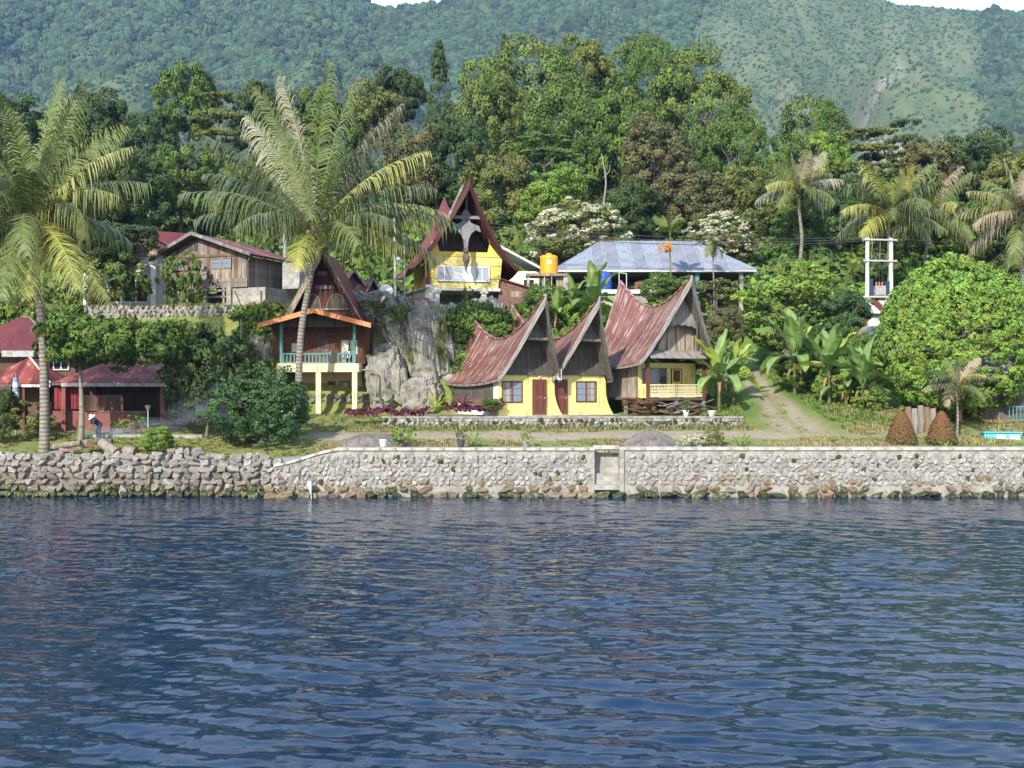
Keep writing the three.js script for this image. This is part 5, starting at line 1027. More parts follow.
function tree(name, label, px, pyTop, pyLow, wpx, d, form, lm, o = {}) { // crown between two heights in the photograph's terms, trunk down to the ground
  const s = treeSeed++, x = wx(px, d), yT = wy(pyTop, d), yL = wy(pyLow, d), yG = o.ground ?? G(x, d), R = wpx * d / F / 2, hy = (yT - yL) / 2;
  const t = thing(name, label, o.category ?? 'tree', V(x, yG, -d), 0, o.group);
  const h = Math.max(0.8, (yT - hy * (o.low ?? 0.7)) - yG);
  part('trunk', trunkGeo(h, o.r ?? clamp(R * 0.07, 0.1, 0.42), s, o.limbs ?? 5, R * 0.6, o.from ?? 0.45), o.bark ?? m.bark, t);
  const list = crowns[form], c = part('crown', o.geo ?? list[s % list.length], lm, t);
  c.position.set((o.shift ?? 0) * d / F, yT - hy - yG, 0); c.scale.set(R * 1.06, (o.even ? R : hy) * 1.06, R * (o.deep ?? 1)); c.rotation.y = o.geo ? 0 : s * 1.7;
  return t;
}
const WOOD = 'trees of the wooded hillside';
const forest = [
  // tall ones along the skyline
  [439, 46, 150, 44, 150, 'cone', leaf.dark, 'slender dark conifer-like tree rising above the stilt house roof'],
  [505, 36, 110, 34, 190, 'cone', leaf.dark, 'dark pointed tree poking out over the feathery trees'],
  [492, 58, 190, 84, 168, 'tall', leaf.feather, 'tall feathery tree, leftmost of the high grove above the stilt house'],
  [538, 44, 170, 104, 176, 'tall', leaf.feather, 'broad feathery tree in the middle of the high grove'],
  [590, 38, 130, 64, 188, 'round', leaf.olive, 'round-topped tree standing highest in the grove'],
  [576, 78, 190, 96, 160, 'tall', leaf.mid, 'feathery tree below the round-topped tree of the grove'],
  [644, 38, 150, 76, 186, 'tall', leaf.mid, 'tall lobed tree behind the pavilion, left of the big pale one'],
  [696, 54, 190, 106, 172, 'tall', leaf.feather, 'big feathery tree with a drooping right side behind the pavilion'],
  [732, 104, 200, 66, 165, 'tall', leaf.mid, 'smaller feathery tree at the right foot of the high grove'],
  [618, 92, 210, 80, 158, 'round', leaf.mid, 'dark green rounded tree below the gap in the grove'],
  [655, 120, 215, 76, 150, 'round', leaf.brown, 'brownish tree above the left part of the blue roof'],
  [400, 64, 130, 56, 185, 'round', leaf.dark, 'dark round tree on the skyline right of the tall palm'],
  [372, 84, 160, 60, 178, 'round', leaf.olive, 'olive tree on the skyline partly behind the tall palm'],
  [186, 64, 150, 66, 178, 'round', leaf.mid, 'bright crowned tree on the skyline between the two big palms'],
  [222, 92, 170, 60, 170, 'layer', leaf.olive, 'layered tree right of the bright crowned tree'],
  [262, 78, 160, 58, 186, 'round', leaf.dark, 'dark tree on the skyline directly left of the tall palm crown'],
  [318, 90, 180, 70, 172, 'round', leaf.mid, 'tree behind the upper fronds of the tall palm'],
  [152, 110, 190, 64, 165, 'round', leaf.dark, 'dark tree right of the left palm, below the skyline'],
  [105, 96, 180, 66, 175, 'round', leaf.dark, 'dark tree directly behind the left palm fronds'],
  [62, 104, 190, 70, 172, 'round', leaf.mid, 'tree behind the middle of the left palm'],
  [12, 98, 190, 76, 170, 'round', leaf.dark, 'dark tree behind the left palm at the picture edge'],
  // second tier
  [455, 120, 215, 70, 150, 'round', leaf.dark, 'dark tree directly behind the stilt house roof'],
  [412, 130, 220, 66, 148, 'round', leaf.brown, 'brown-green tree left behind the stilt house'],
  [500, 150, 235, 70, 142, 'round', leaf.olive, 'olive tree just right of the stilt house peak'],
  [545, 135, 200, 80, 150, 'layer', leaf.mid, 'layered tree above the white-blossomed tree'],
  [345, 150, 240, 74, 140, 'round', leaf.dark, 'dark tree behind the right fronds of the tall palm'],
  [288, 150, 245, 72, 140, 'round', leaf.mid, 'tree behind the tall palm crown, above the plank house roof'],
  [235, 150, 240, 74, 138, 'round', leaf.olive, 'olive tree above the ridge of the plank house'],
  [180, 150, 235, 76, 136, 'round', leaf.mid, 'broad tree above the bare red roof'],
  [125, 150, 245, 84, 128, 'round', leaf.dark, 'broad dark tree over the white house'],
  [70, 160, 260, 84, 125, 'round', leaf.dark, 'dark tree behind the lower fronds of the left palm'],
  [20, 170, 270, 80, 122, 'round', leaf.mid, 'tree at the left picture edge above the maroon roof'],
  [555, 168, 232, 76, 124, 'round', leaf.bright, 'bright green broadleaf tree behind the stilt house annex'],
  [690, 170, 245, 84, 135, 'round', leaf.brown, 'brown tree behind the right half of the blue roof'],
  [632, 185, 250, 70, 132, 'round', leaf.dark, 'dark tree between the two white-blossomed trees'],
  [745, 165, 240, 70, 138, 'round', leaf.olive, 'olive tree behind the right end of the blue roof'],
  // right-hand wood
  [812, 100, 185, 74, 165, 'tall', leaf.mid, 'rounded tree standing out on the right skyline'],
  [826, 130, 190, 48, 150, 'round', leaf.bright, 'bright green tree behind the lone slim palm'],
  [780, 150, 240, 64, 145, 'round', leaf.mid, 'tree left of the lone slim palm'],
  [868, 128, 200, 72, 150, 'layer', leaf.olive, 'flat-layered tree on the right skyline'],
  [905, 118, 190, 44, 165, 'layer', leaf.dark, 'thin layered tree above the right-hand palms'],
  [930, 140, 215, 74, 145, 'round', leaf.brown, 'reddish-brown tree above the right-hand palms'],
  [975, 132, 210, 70, 150, 'round', leaf.dark, 'dark tree on the skyline near the right edge'],
  [1015, 145, 225, 70, 145, 'round', leaf.olive, 'olive tree on the skyline at the right edge'],
  [840, 180, 262, 74, 130, 'round', leaf.dark, 'dark tree behind the transformer poles'],
  [800, 205, 270, 70, 126, 'round', leaf.mid, 'tree beside the trunk of the lone slim palm'],
  [900, 195, 275, 84, 126, 'round', leaf.dark, 'dark tree behind the twin right-hand palms'],
  [965, 195, 275, 80, 124, 'round', leaf.mid, 'tree between the right-hand palms and the big round tree'],
  [1018, 205, 290, 76, 120, 'round', leaf.dark, 'dark tree behind the palm at the right edge'],
];
for (const [px, a, b, w, d, form, lm, label] of forest) tree('hillside_tree', label, px, a, b, w, d, form, lm, { group: WOOD });
// blossoming trees: green crowns closely set with cream flower heads
function blossomTree(label, px, a, b, w, d) {
  const t = tree('blossom_tree', label, px, a, b, w, d, 'round', leaf.olive, { group: 'trees in cream blossom' });
  const c = part('blossoms', crown(900 + px, { clumps: 260, R: 0.11, leaves: 34, size: 0.042 }), leaf.pale, t), k = t.children[1];
  c.position.copy(k.position).add(V(0, 0.12, 0.25)); c.scale.copy(k.scale).multiplyScalar(1.1);
}
blossomTree('cream-blossomed tree left of the blue roof, behind the orange tank', 578, 203, 266, 92, 116);
blossomTree('smaller cream-blossomed tree at the right end of the blue roof', 727, 215, 264, 70, 117);
{ // a bare pale snag standing in the wood
  const p = at(604, 190, 130), o = thing('dead_tree', 'bare pale dead trunk standing in the dark wood', 'tree', V(p.x, G(p.x, 130), p.z));
  part('trunk', [tube([V(0, -0.5, 0), V(0.1, 5, 0), V(-0.2, (p.y - o.position.y) * 0.6, 0.2), V(0.2, p.y - o.position.y + 1, 0.3), V(-0.3, p.y - o.position.y + 4.3, 0)], (t) => 0.22 - 0.15 * t), tube([V(0, p.y - o.position.y + 1.5, 0.2), V(0.6, p.y - o.position.y + 2.2, 0.2), V(0.7, p.y - o.position.y + 3, 0.2)], (t) => 0.09 - 0.06 * t)], m.palebark, o);
}
// undergrowth that nobody could count: leafy tufts over the hillside and the banks
function scatter(name, label, geo, material, count, seed, spot) {
  const r = rng(seed), list = [];
  for (let k = 0; k < count * 8 && list.length < count; k++) { const q = spot(r); if (q) list.push(q); }
  const o = new THREE.InstancedMesh(geo, material, list.length), c = new THREE.Color();
  list.forEach(([x, y, z, s, tone], k) => { o.setMatrixAt(k, M4.compose(V(x, y, z), Q.setFromEuler(E.set(r.in(-0.2, 0.2), r.in(0, 6.283), r.in(-0.2, 0.2))), V(s, s * r.in(0.7, 1.25), s))); const w = r.in(0.85, 1.25); o.setColorAt(k, c.setRGB(tone * w, tone, tone * r.in(0.7, 1.1))); });
  o.name = name; o.castShadow = o.receiveShadow = true;
  o.userData = { kind: 'stuff', label, category: 'undergrowth' };
  scene.add(o);
}
const tuft = crown(77, { clumps: 16, R: 0.42, leaves: 26, size: 0.16, form: (v, l) => V(v.x * 0.75, Math.abs(v.y) * 0.75, v.z * 0.75) });
scatter('hillside_undergrowth', 'dense green undergrowth between the trees of the hillside', tuft, leaf.mid, 3600, 201, (r) => {
  const d = 108 + 132 * r(), x = r.in(-0.56, 0.56) * d; if (Math.abs(x - wx(657, 104)) < 11 && d < 118) return null;
  return [x, G(x, d) - 0.3, -d, r.in(1.4, 3.6) * (d > 160 ? 1.3 : 1), r.in(0.5, 1.35)];
});
scatter('bank_undergrowth', 'leafy creepers and bushes covering the steep bank below the upper terrace', tuft, leaf.mid, 1500, 202, (r) => {
  const d = r.in(79.5, 90), x = r.in(-46, 14), y = G(x, d); if (x > -17 && x < -4 && d < 88 || y > (x > -33 && x < -20.6 ? 9.5 : 12.3) || y < 4.9) return null;
  return [x, y - 0.2, -d, r.in(0.5, 1.3), r.in(0.6, 1.4)];
});
scatter('right_bank_undergrowth', 'mixed bushes on the slope behind the banana plants', tuft, leaf.olive, 900, 203, (r) => {
  const d = r.in(74, 112), x = r.in(14, 60), px = x * F / d + 512; if (Math.abs(x - track(d)) < 3.2 || px < 862 && d < 86 || px < 880 && d < 76 || x < track(d) && d < 96 || (px < 775 + (90 - d) * 2.2 && d < 96) || px > 850 && d < 75 || (px > 850 && px < 912 && d < 98)) return null;
  return [x, G(x, d) - 0.2, -d, r.in(0.6, 1.7), r.in(0.55, 1.3)];
});
scatter('terrace_undergrowth', 'low bushes along the edge of the upper terrace', tuft, leaf.bright, 420, 204, (r) => {
  const d = r.in(88, 103), x = r.in(-2, 19), px = x * F / d + 512; if (px < 500 || d < 93 && px < 560 || (px > 535 && px < 640 && d > 93 && d < 99)) return null;
  return [x, G(x, d) - 0.15, -d, r.in(0.4, 1.1), r.in(0.6, 1.3)];
});

// ---------------------------------------------------------------- palms
T.rings = texture(256, 256, (i, j) => { const ring = Math.pow(Math.abs(Math.sin((j + 6 * px512(N1, i * 2, j * 2)) / 256 * Math.PI * 8)), 0.5), s = (0.45 + 0.45 * ring) * (0.7 + 0.4 * px512(N2, i * 2, j * 2)); return [s, s * 0.97, s * 0.92]; }, 2);
m.palmtrunk = mat([0.46, 0.43, 0.39], T.rings, 0.95);
m.coconut = mat([0.42, 0.40, 0.06], null, 0.6); m.rachis = mat([0.36, 0.36, 0.12], null, 0.7); m.sheath = mat([0.22, 0.16, 0.10], T.bark, 0.9);
function frondGeo(seed, len, e0, bend, o = {}) { // a feather leaf starting at 0 and growing along +x; angles in degrees
  const r = rng(seed), n = 16, P = [], pts = [V(0, 0, 0)], dirs = [], rad = Math.PI / 180;
  for (let k = 0; k < n; k++) { const t = (k + 0.5) / n, e = (e0 - bend * Math.pow(t, 1.5)) * rad; dirs.push(V(Math.cos(e), Math.sin(e), 0)); pts.push(pts[k].clone().addScaledVector(dirs[k], len / n)); }
  { const sway = r.in(-0.16, 0.16) * len; pts.forEach((p, k) => { p.z += sway * Math.pow(k / n, 2); }); }
  dirs.push(dirs[n - 1]);
  const Pp = [], N = [], C = [], I = [], put = (p, nn, c) => { Pp.push(p.x, p.y, p.z); N.push(nn.x, nn.y, nn.z); C.push(...c); return Pp.length / 3 - 1; };
  const count = o.count ?? 74, roll = r.in(-0.35, 0.35) + (e0 > 52 ? (r() < 0.5 ? -1 : 1) * r.in(0.7, 1.35) : 0);
  for (let q = 0; q < count; q++) for (const s of [-1, 1]) {
    if (r() < 0.05) continue; const t = 0.1 + 0.9 * (q + r.in(0, 0.8)) / count, f = t * n, k = Math.min(n - 1, Math.floor(f)), b = pts[k].clone().lerp(pts[k + 1], f - k), d = dirs[k];
    const up = V(-d.y, d.x, 0), L = (o.leaf ?? 1.15) * Math.pow(Math.sin(Math.PI * (0.12 + 0.84 * t)), 0.6) * r.in(0.7, 1.15), hang = (o.hang ?? 0.7) * r.in(0.35, 1.5);
    const side = V(0, 0, s).applyAxisAngle(d, roll), go = side.clone().multiplyScalar(1).addScaledVector(d, 0.45 + 0.5 * t).addScaledVector(up, 0.35 - Math.min(hang, 1.9) * 0.45).normalize();
    const c1 = b.clone().addScaledVector(go, L * 0.45), c2 = c1.clone().addScaledVector(go, L * 0.3).add(V(0, -L * 0.25 * hang, 0)), c3 = c2.clone().addScaledVector(go, L * 0.12).add(V(0, -L * 0.28 * hang, 0));
    const W = (o.width ?? 0.075), w = d.clone().multiplyScalar(W / 2), nn = go.clone().cross(w).normalize(); if (nn.y < 0) nn.negate();
    const j = r.in(0.75, 1.25), c = [j * r.in(0.9, 1.15), j, j];
    const a0 = put(b.clone().sub(w), nn, c), a1 = put(b.clone().add(w), nn, c), b0 = put(c1.clone().addScaledVector(w, -1.1), nn, c), b1 = put(c1.clone().addScaledVector(w, 1.1), nn, c), e_0 = put(c2.clone().addScaledVector(w, -0.7), nn, c), e_1 = put(c2.clone().addScaledVector(w, 0.7), nn, c), g = put(c3, nn, c);
    const flip = w.clone().cross(go).dot(nn) < 0, T3 = (i, j, k2) => flip ? I.push(i, k2, j) : I.push(i, j, k2); T3(a0, a1, b1); T3(a0, b1, b0); T3(b0, b1, e_1); T3(b0, e_1, e_0); T3(e_0, e_1, g);
  }
  const stem = tube(pts.filter((_, k) => k % 3 === 0 || k === n), (t) => 0.055 * (1.1 - t), 5), k0 = Pp.length / 3, sp = stem.attributes.position, sn = stem.attributes.normal;
  for (let k = 0; k < sp.count; k++) put(V().fromBufferAttribute(sp, k), V().fromBufferAttribute(sn, k), [1.3, 1.25, 0.8]);
  for (const k of stem.index.array) I.push(k + k0);
  return raw(Pp, N, null, I, C);
}
function palm(name, label, base, top, fronds, o = {}) { // fronds: [azimuth, rise, bend, length, material]; azimuth 0 right, 90 towards the camera
  const t = thing(name, label, 'palm tree', base, 0, o.group), h = top.clone().sub(base), r0 = o.r ?? 0.24;
  const mid = h.clone().multiplyScalar(0.5).add(V(o.curve ?? 0.3, 0, 0));
  part('trunk', tube([V(0, -0.5, 0), V(0.02, 0.3, 0), mid.clone().multiplyScalar(0.5).add(V((o.curve ?? 0.3) * 0.3, 0, 0)), mid, h.clone().multiplyScalar(0.8), h], (q) => r0 * (q < 0.06 ? 1.45 - q * 7 : 1.02 - 0.4 * q), 12), o.bark ?? m.palmtrunk, t);
  part('crown_shaft', tidy(new THREE.SphereGeometry(r0 * 1.5, 12, 8).scale(1, 2.0, 1).translate(h.x, h.y, h.z)), m.sheath, t);
  fronds.forEach(([az, e0, bend, len, lm, more], k) => {
    const f = part('frond', frondGeo((o.seed ?? 1) * 100 + k, len * (o.longer ?? 1), e0, bend, { ...o.frond, ...more }), lm, t);
    f.position.copy(h).add(V(0, 0.15, 0)); f.rotation.y = -az * Math.PI / 180;
  });
  const r = rng(o.seed ?? 1);
  for (let k = 0; k < (o.nuts ?? 0); k++) { const a = k * 2.4, q = r.in(0.35, 0.62), c = part('coconut', tidy(new THREE.SphereGeometry(0.15, 10, 8).scale(1, 1.2, 1)), m.coconut, t); c.position.copy(h).add(V(Math.cos(a) * q, -0.35 - r.in(0, 0.55), Math.sin(a) * q)); }
  return t;
}
const fanOf = (seed, count, len, lm, lo = -20, hi = 75) => { const r = rng(seed); return Array.from({ length: count }, (_, k) => { const e = lerp(lo, hi, Math.pow((k + r()) / count, 0.9)); return [k * 137.5 + r.in(-14, 14), e, r.in(40, 75) * (e > 50 ? 0.6 : 1), len * r.in(0.82, 1.1), Array.isArray(lm) ? r.pick(lm) : lm]; }); };
{
  const y = leaf.palmyellow, g = leaf.palm, w = leaf.palmpale, pale = { hang: 1.6 };
  palm('coconut_palm', 'tall coconut palm with green nuts in front of the balcony house', onGround(299, 76.5), at(315, 232, 76.5), [
    [20, 88, 14, 10.6, g], [180, 82, 12, 10.2, w, pale], [170, 74, 16, 9.6, g], [200, 66, 24, 9.2, w, pale], [5, 80, 16, 10.1, g], [350, 66, 26, 9.8, w, pale], 
    [8, 48, 42, 9.2, y], [15, 36, 52, 8.8, g], [350, 30, 58, 9.0, y], [30, 18, 48, 7.2, g], [20, 6, 46, 6.6, y], [345, 12, 60, 8.4, g], [0, 22, 50, 9.6, g],
    [175, 52, 30, 9.0, g], [188, 42, 38, 9.0, g], [165, 32, 46, 8.8, g], [195, 36, 44, 8.6, g], [183, 24, 44, 8.4, g], [210, 40, 40, 8.4, g],
    [60, 52, 50, 7.6, g], [85, 26, 70, 6.4, g], [125, 20, 66, 7.0, g], [250, 50, 46, 8.2, g], [270, 24, 60, 7.6, g], [55, 10, 62, 6.6, g], [100, -14, 60, 4.8, y, { hang: 1.1 }], [310, 36, 50, 8.6, g],
  ], { seed: 1, r: 0.27, nuts: 14, curve: -0.35, longer: 1.085, frond: { leaf: 1.78, hang: 1.6, count: 84, width: 0.074 } });
  palm('coconut_palm', 'large coconut palm with yellow drooping fronds at the left shore', onGround(44, 66.6), at(33, 222, 66.6), [
    [0, 84, 14, 8.6, g], [10, 72, 20, 8.8, g], [350, 60, 28, 8.4, g], [5, 50, 42, 7.8, y], [20, 36, 64, 6.4, y], [90, 74, 26, 7.6, g], [180, 64, 30, 8.0, g], [175, 44, 44, 7.6, g], [190, 26, 56, 7.4, g], [165, 8, 60, 7.0, g], [200, -6, 56, 6.4, g],
    [25, 30, 120, 6.6, y, { hang: 1.5 }], [48, -14, 62, 7.6, y, { hang: 1.3, leaf: 1.5 }], [62, -30, 50, 7.0, y, { hang: 1.2 }], [35, -22, 52, 8.0, y, { hang: 1.3 }], [84, -24, 50, 7.8, g, { hang: 1.3 }], [140, -24, 50, 7.6, g], [112, -34, 44, 7.0, g], [12, 58, 36, 8.2, g], [355, 40, 56, 7.6, g], [120, 52, 50, 7.2, g], [80, 8, 92, 6.4, g, { hang: 1.2 }], [110, 30, 76, 6.4, g], [135, 14, 80, 6.4, g], [150, -16, 60, 6.2, g], [300, 44, 44, 7.2, g], [270, 56, 40, 7.6, g], [240, 40, 50, 7.2, g], [330, 16, 66, 6.4, g], [345, 80, 18, 7.8, g], [220, 76, 22, 8.0, g], [70, 44, 62, 6.2, g],
  ], { seed: 2, r: 0.3, nuts: 6, curve: 0.25, frond: { leaf: 1.55, hang: 1.5, count: 84, width: 0.074 } });
  const small = { frond: { leaf: 1.25, hang: 1.4, count: 64, width: 0.09 }, group: 'palms on the right slope' };
  palm('coconut_palm', 'lone slim palm on the right slope, above the green bushes', onGround(796, 118), at(800, 190, 118), fanOf(31, 20, 4.8, [g, g, y, w]), { seed: 3, r: 0.22, curve: 0.4, nuts: 3, ...small });
  palm('coconut_palm', 'full-crowned palm directly above the transformer poles', onGround(884, 104), at(890, 214, 104), fanOf(32, 26, 5.8, [g, g, y]), { seed: 4, r: 0.22, curve: 0.3, nuts: 4, ...small });
  palm('coconut_palm', 'ragged palm right of the one above the transformer', onGround(926, 112), at(930, 218, 112), fanOf(33, 22, 5.6, [g, y, leaf.palmdry]), { seed: 5, r: 0.2, curve: -0.3, ...small });
  palm('coconut_palm', 'palm with hanging dry fronds at the right picture edge', onGround(1018, 92), at(1022, 214, 92), fanOf(34, 24, 5.2, [g, y, leaf.palmdry], -45, 70), { seed: 6, r: 0.22, curve: 0.2, ...small });
  const slim = { frond: { leaf: 0.6, hang: 0.7, count: 34 }, r: 0.09, curve: 0.05, group: 'slim areca palms by the pavilion' };
  palm('areca_palm', 'slim areca palm with an orange seed cluster before the blue roof', onGround(670, 99), at(670, 234, 99), fanOf(35, 9, 2.0, [leaf.bright, leaf.palm], 20, 80), { seed: 7, bark: mat([0.34, 0.36, 0.12], T.rings, 0.9), ...slim });
  palm('areca_palm', 'drooping areca palm at the right part of the blue roof', onGround(714, 99), at(713, 244, 99), fanOf(36, 10, 2.1, [leaf.palm, leaf.palm, leaf.palmdry], -40, 60), { seed: 8, ...slim });
  palm('areca_palm', 'small drooping palm in front of the big round tree', onGround(957, 69.5), at(957, 388, 69.5), fanOf(37, 16, 2.5, [g, y, leaf.palmdry, leaf.dark], -20, 70), { seed: 9, r: 0.08, curve: 0.05, frond: { leaf: 0.6, hang: 0.9, count: 44, width: 0.05 } });
  const c = at(662, 247, 98.6), q = thing('seed_cluster', 'orange seed cluster hanging under the slim areca palm crown', 'seed cluster', V(c.x + 0.25, c.y, c.z)), r = rng(38);
  part('strands', Array.from({ length: 60 }, () => tidy(new THREE.IcosahedronGeometry(0.09, 0).translate(r.in(-0.55, 0.6), r.in(-0.45, 0.35), r.in(-0.3, 0.4)))), mat([0.55, 0.25, 0.05], null, 0.8), q).userData.kind = 'stuff';
}
// ---------------------------------------------------------------- banana plants
const bananaLeaves = Array.from({ length: 6 }, (_, s) => { // blade along +x, folded at the midrib, torn at the edge
  const r = rng(700 + s), n = 9, e0 = [80, 66, 50, 35, 60, 20][s], bend = [16, 34, 60, 80, 88, 95][s], P = [], C = [], I = [];
  let p = V(0, 0, 0);
  for (let k = 0; k <= n; k++) {
    const t = k / n, e = (e0 - bend * t) * Math.PI / 180, d = V(Math.cos(e), Math.sin(e), 0), up = V(-d.y, d.x, 0), w = 0.155 * Math.pow(Math.sin(Math.PI * clamp(0.06 + 0.93 * t)), 0.55) * (t < 0.12 ? 0.2 : 1), c = r.in(0.85, 1.15);
    for (const q of [-1, -0.5, 0, 0.5, 1]) { const v = p.clone().add(V(0, 0, q * w * r.in(0.82, 1.1))).addScaledVector(up, Math.abs(q) * w * 0.45 - (r() < 0.3 ? 0.05 : 0)); P.push(v.x, v.y, v.z); C.push(...(q === 0 ? [1.6, 1.5, 1.3] : [c, c, c])); }
    if (k < n) for (let q = 0; q < 4; q++) { const a = k * 5 + q; I.push(a, a + 1, a + 6, a, a + 6, a + 5); }
    p = p.clone().addScaledVector(d, 1 / n);
  }
  return raw(P, null, null, I, C);
});
function banana(label, px, d, h, seed, o = {}) {
  const r = rng(seed), t = thing('banana_plant', label, 'banana plant', onGround(px, d), r.in(0, 6), 'banana plants'), L = (o.leaf ?? 2.3) * 1.15; h *= 1.15;
  part('stem', tube([V(0, -0.2, 0), V(0.03, h * 0.5, 0), V(0, h, 0)], (q) => 0.15 - 0.07 * q), mat([0.22, 0.24, 0.10], T.bark, 0.9), t);
  const n = (o.count ?? 9) + 3;
  for (let k = 0; k < n; k++) { const f = part('leaf', bananaLeaves[k < 4 ? k % 2 : Math.floor(r.in(0, 6))], r() < 0.1 ? leaf.lime : leaf.banana, t); f.position.set(0, h * r.in(0.88, 1), 0); f.rotation.set(0, k * 2.4 + r.in(-0.4, 0.4), 0); const s = L * r.in(0.75, 1.1); f.scale.set(s, s * 1.1, s * r.in(0.85, 1.25)); }
  for (let k = 0; k < 4; k++) { const f = part('dry_leaf', bananaLeaves[5], leaf.bananadry, t, 'withered brown hanging leaf'); f.position.set(0, h * r.in(0.6, 0.85), 0); f.rotation.set(0, k * 1.7 + r.in(-0.4, 0.4), 0); f.scale.set(L * 0.22, L * 0.62, L * 0.3); }
}
banana('tall banana plant beside the track, leftmost of the row', 795, 82, 2.6, 1, { leaf: 3.0, count: 10 });
banana('banana plant in the middle of the row with one upright leaf', 829, 79, 2.3, 2, { leaf: 2.8 });
banana('banana plant nearest to the big round tree, with broad low leaves', 863, 77.5, 1.6, 3, { leaf: 2.9, count: 10 });
banana('young banana plant between the middle and right ones of the row', 846, 78.5, 1.3, 4, { leaf: 2.2 });
banana('low banana plant behind the middle one of the row', 814, 84, 1.8, 5, { leaf: 2.4 });
banana('banana clump at the right corner of the balustrade house', 719, 77.5, 2.4, 6, { leaf: 2.6, count: 11 });
banana('second banana plant behind the right corner of the balustrade house', 733, 80, 1.8, 7, { leaf: 2.4 });
banana('banana plant rising between the two rusty roofs below the blue tank', 594, 89, 3.0, 8, { leaf: 2.8 });
banana('small banana plant right of the orange tank stand', 572, 91, 1.8, 9, { leaf: 1.9 });
banana('banana plant behind the twin houses, below the tank stand', 556, 90, 1.6, 10, { leaf: 1.9 });
// ---------------------------------------------------------------- nearer trees and bushes
const dense = (seed, clumps, leaves, size, R, form) => crown(seed, { clumps, leaves, size, R, form });
tree('broad_round_tree', 'big bright green round-crowned tree at the right edge', 957, 262, 424, 150, 75, 'round', leaf.mango, { geo: dense(801, 1150, 60, 0.026, 0.08, forms.full), limbs: 9, r: 0.3, deep: 0.9 });
tree('round_bush', 'big dark green bush before the balcony house', 262, 368, 452, 96, 68, 'round', leaf.deep, { geo: dense(812, 380, 50, 0.036, 0.13, forms.ragged), category: 'bush', limbs: 6, r: 0.12 });
tree('shade_tree', 'slender dark tree left of the big bush by the stone wall', 206, 322, 424, 86, 69.5, 'round', leaf.dark, { geo: dense(803, 230, 56, 0.042, 0.15), limbs: 7, r: 0.12 });
tree('spreading_tree', 'tree with a smooth pale trunk beside the log pile, spreading over the rusty roof', 77, 325, 362, 150, 67.5, 'layer', leaf.mid, { even: true, geo: dense(804, 260, 60, 0.034, 0.12, (v, l) => V(v.x * l, v.y * l * 0.32, v.z * l)), limbs: 5, bark: m.palebark, r: 0.2, shift: 38, low: 0.9, from: 0.8 });
tree('garden_tree', 'leafy tree hiding the gable of the white house', 112, 218, 276, 84, 87.5, 'round', leaf.dark, { ground: 11.8, group: 'small trees along the rubble wall' });
tree('garden_tree', 'small tree before the white house porch', 122, 248, 312, 56, 86.5, 'sparse', leaf.mid, { ground: 11.6, group: 'small trees along the rubble wall' });
tree('garden_tree', 'small tree covering the left end of the plank house', 182, 246, 316, 46, 86.3, 'sparse', leaf.mid, { ground: 11.6, group: 'small trees along the rubble wall' });
tree('garden_tree', 'small tree at the left end of the rubble wall', 92, 262, 318, 44, 86.3, 'sparse', leaf.olive, { ground: 11.4, group: 'small trees along the rubble wall' });
tree('bank_tree', 'dark tree on the bank below the plank house', 216, 332, 378, 56, 80, 'round', leaf.dark, { geo: dense(806, 110, 55, 0.055, 0.18) });
tree('bank_tree', 'leafy tree on the bank below the white house', 150, 336, 378, 66, 78.5, 'round', leaf.mid, { geo: dense(807, 110, 55, 0.055, 0.18) });
tree('bank_tree', 'dark tree on the bank behind the maroon roof', 70, 322, 356, 66, 80, 'round', leaf.dark, { geo: dense(808, 110, 55, 0.055, 0.18) });
tree('round_bush', 'broad green bush above the banana plants', 790, 262, 345, 120, 90, 'round', leaf.bright, { geo: dense(809, 300, 46, 0.04, 0.11), category: 'bush' });
tree('round_bush', 'darker bush right of the broad green bush, before the transformer', 842, 285, 345, 60, 88, 'round', leaf.deep, { category: 'bush' });
tree('round_bush', 'low leafy bush at the foot of the leftmost banana plant', 800, 352, 392, 52, 83, 'round', leaf.mid, { category: 'bush', limbs: 3 });
tree('round_bush', 'low bush between the middle and right banana plants', 838, 362, 404, 50, 80, 'round', leaf.bright, { category: 'bush', limbs: 3 });
tree('round_bush', 'bush behind the banana plants, left of the big round tree', 862, 330, 392, 50, 83, 'round', leaf.mid, { category: 'bush', limbs: 3 });
tree('round_bush', 'grassy bush at the right foot of the banana row', 868, 384, 414, 40, 77.5, 'sparse', leaf.bright, { category: 'bush', limbs: 3 });
tree('round_bush', 'small bright bush on the cliff top beside the thin grey pole', 401, 305, 324, 16, 83, 'round', leaf.bright, { ground: 10.9, category: 'bush' });
tree('round_bush', 'low bright bush on top of the dry stone wall', 158, 426, 454, 34, 65.6, 'round', leaf.bright, { category: 'bush', limbs: 3 });
tree('round_bush', 'flowering garden bush below the porch at the left edge', 28, 396, 440, 52, 69, 'sparse', leaf.olive, { category: 'bush', limbs: 3 });
tree('round_bush', 'dark garden bush at the left picture edge', 2, 385, 440, 40, 68.5, 'round', leaf.dark, { category: 'bush', limbs: 3 });
tree('round_bush', 'leafy plant in front of the pink low wall', 134, 412, 432, 30, 70.6, 'sparse', leaf.bright, { category: 'bush', limbs: 3 });
tree('round_bush', 'climbing bush between the stilts of the upper yellow house', 468, 284, 306, 12, 90.6, 'sparse', leaf.dark, { ground: 12.3, category: 'bush', limbs: 2 });
tree('round_bush', 'green bush at the foot of the left twin house wall', 492, 398, 412, 22, 74.0, 'round', leaf.mid, { category: 'bush', limbs: 2 });
tree('round_bush', 'dark red-leaved bush under the floor of the balustrade house', 640, 396, 415, 34, 76.4, 'round', leaf.redtop, { category: 'bush', limbs: 2 });
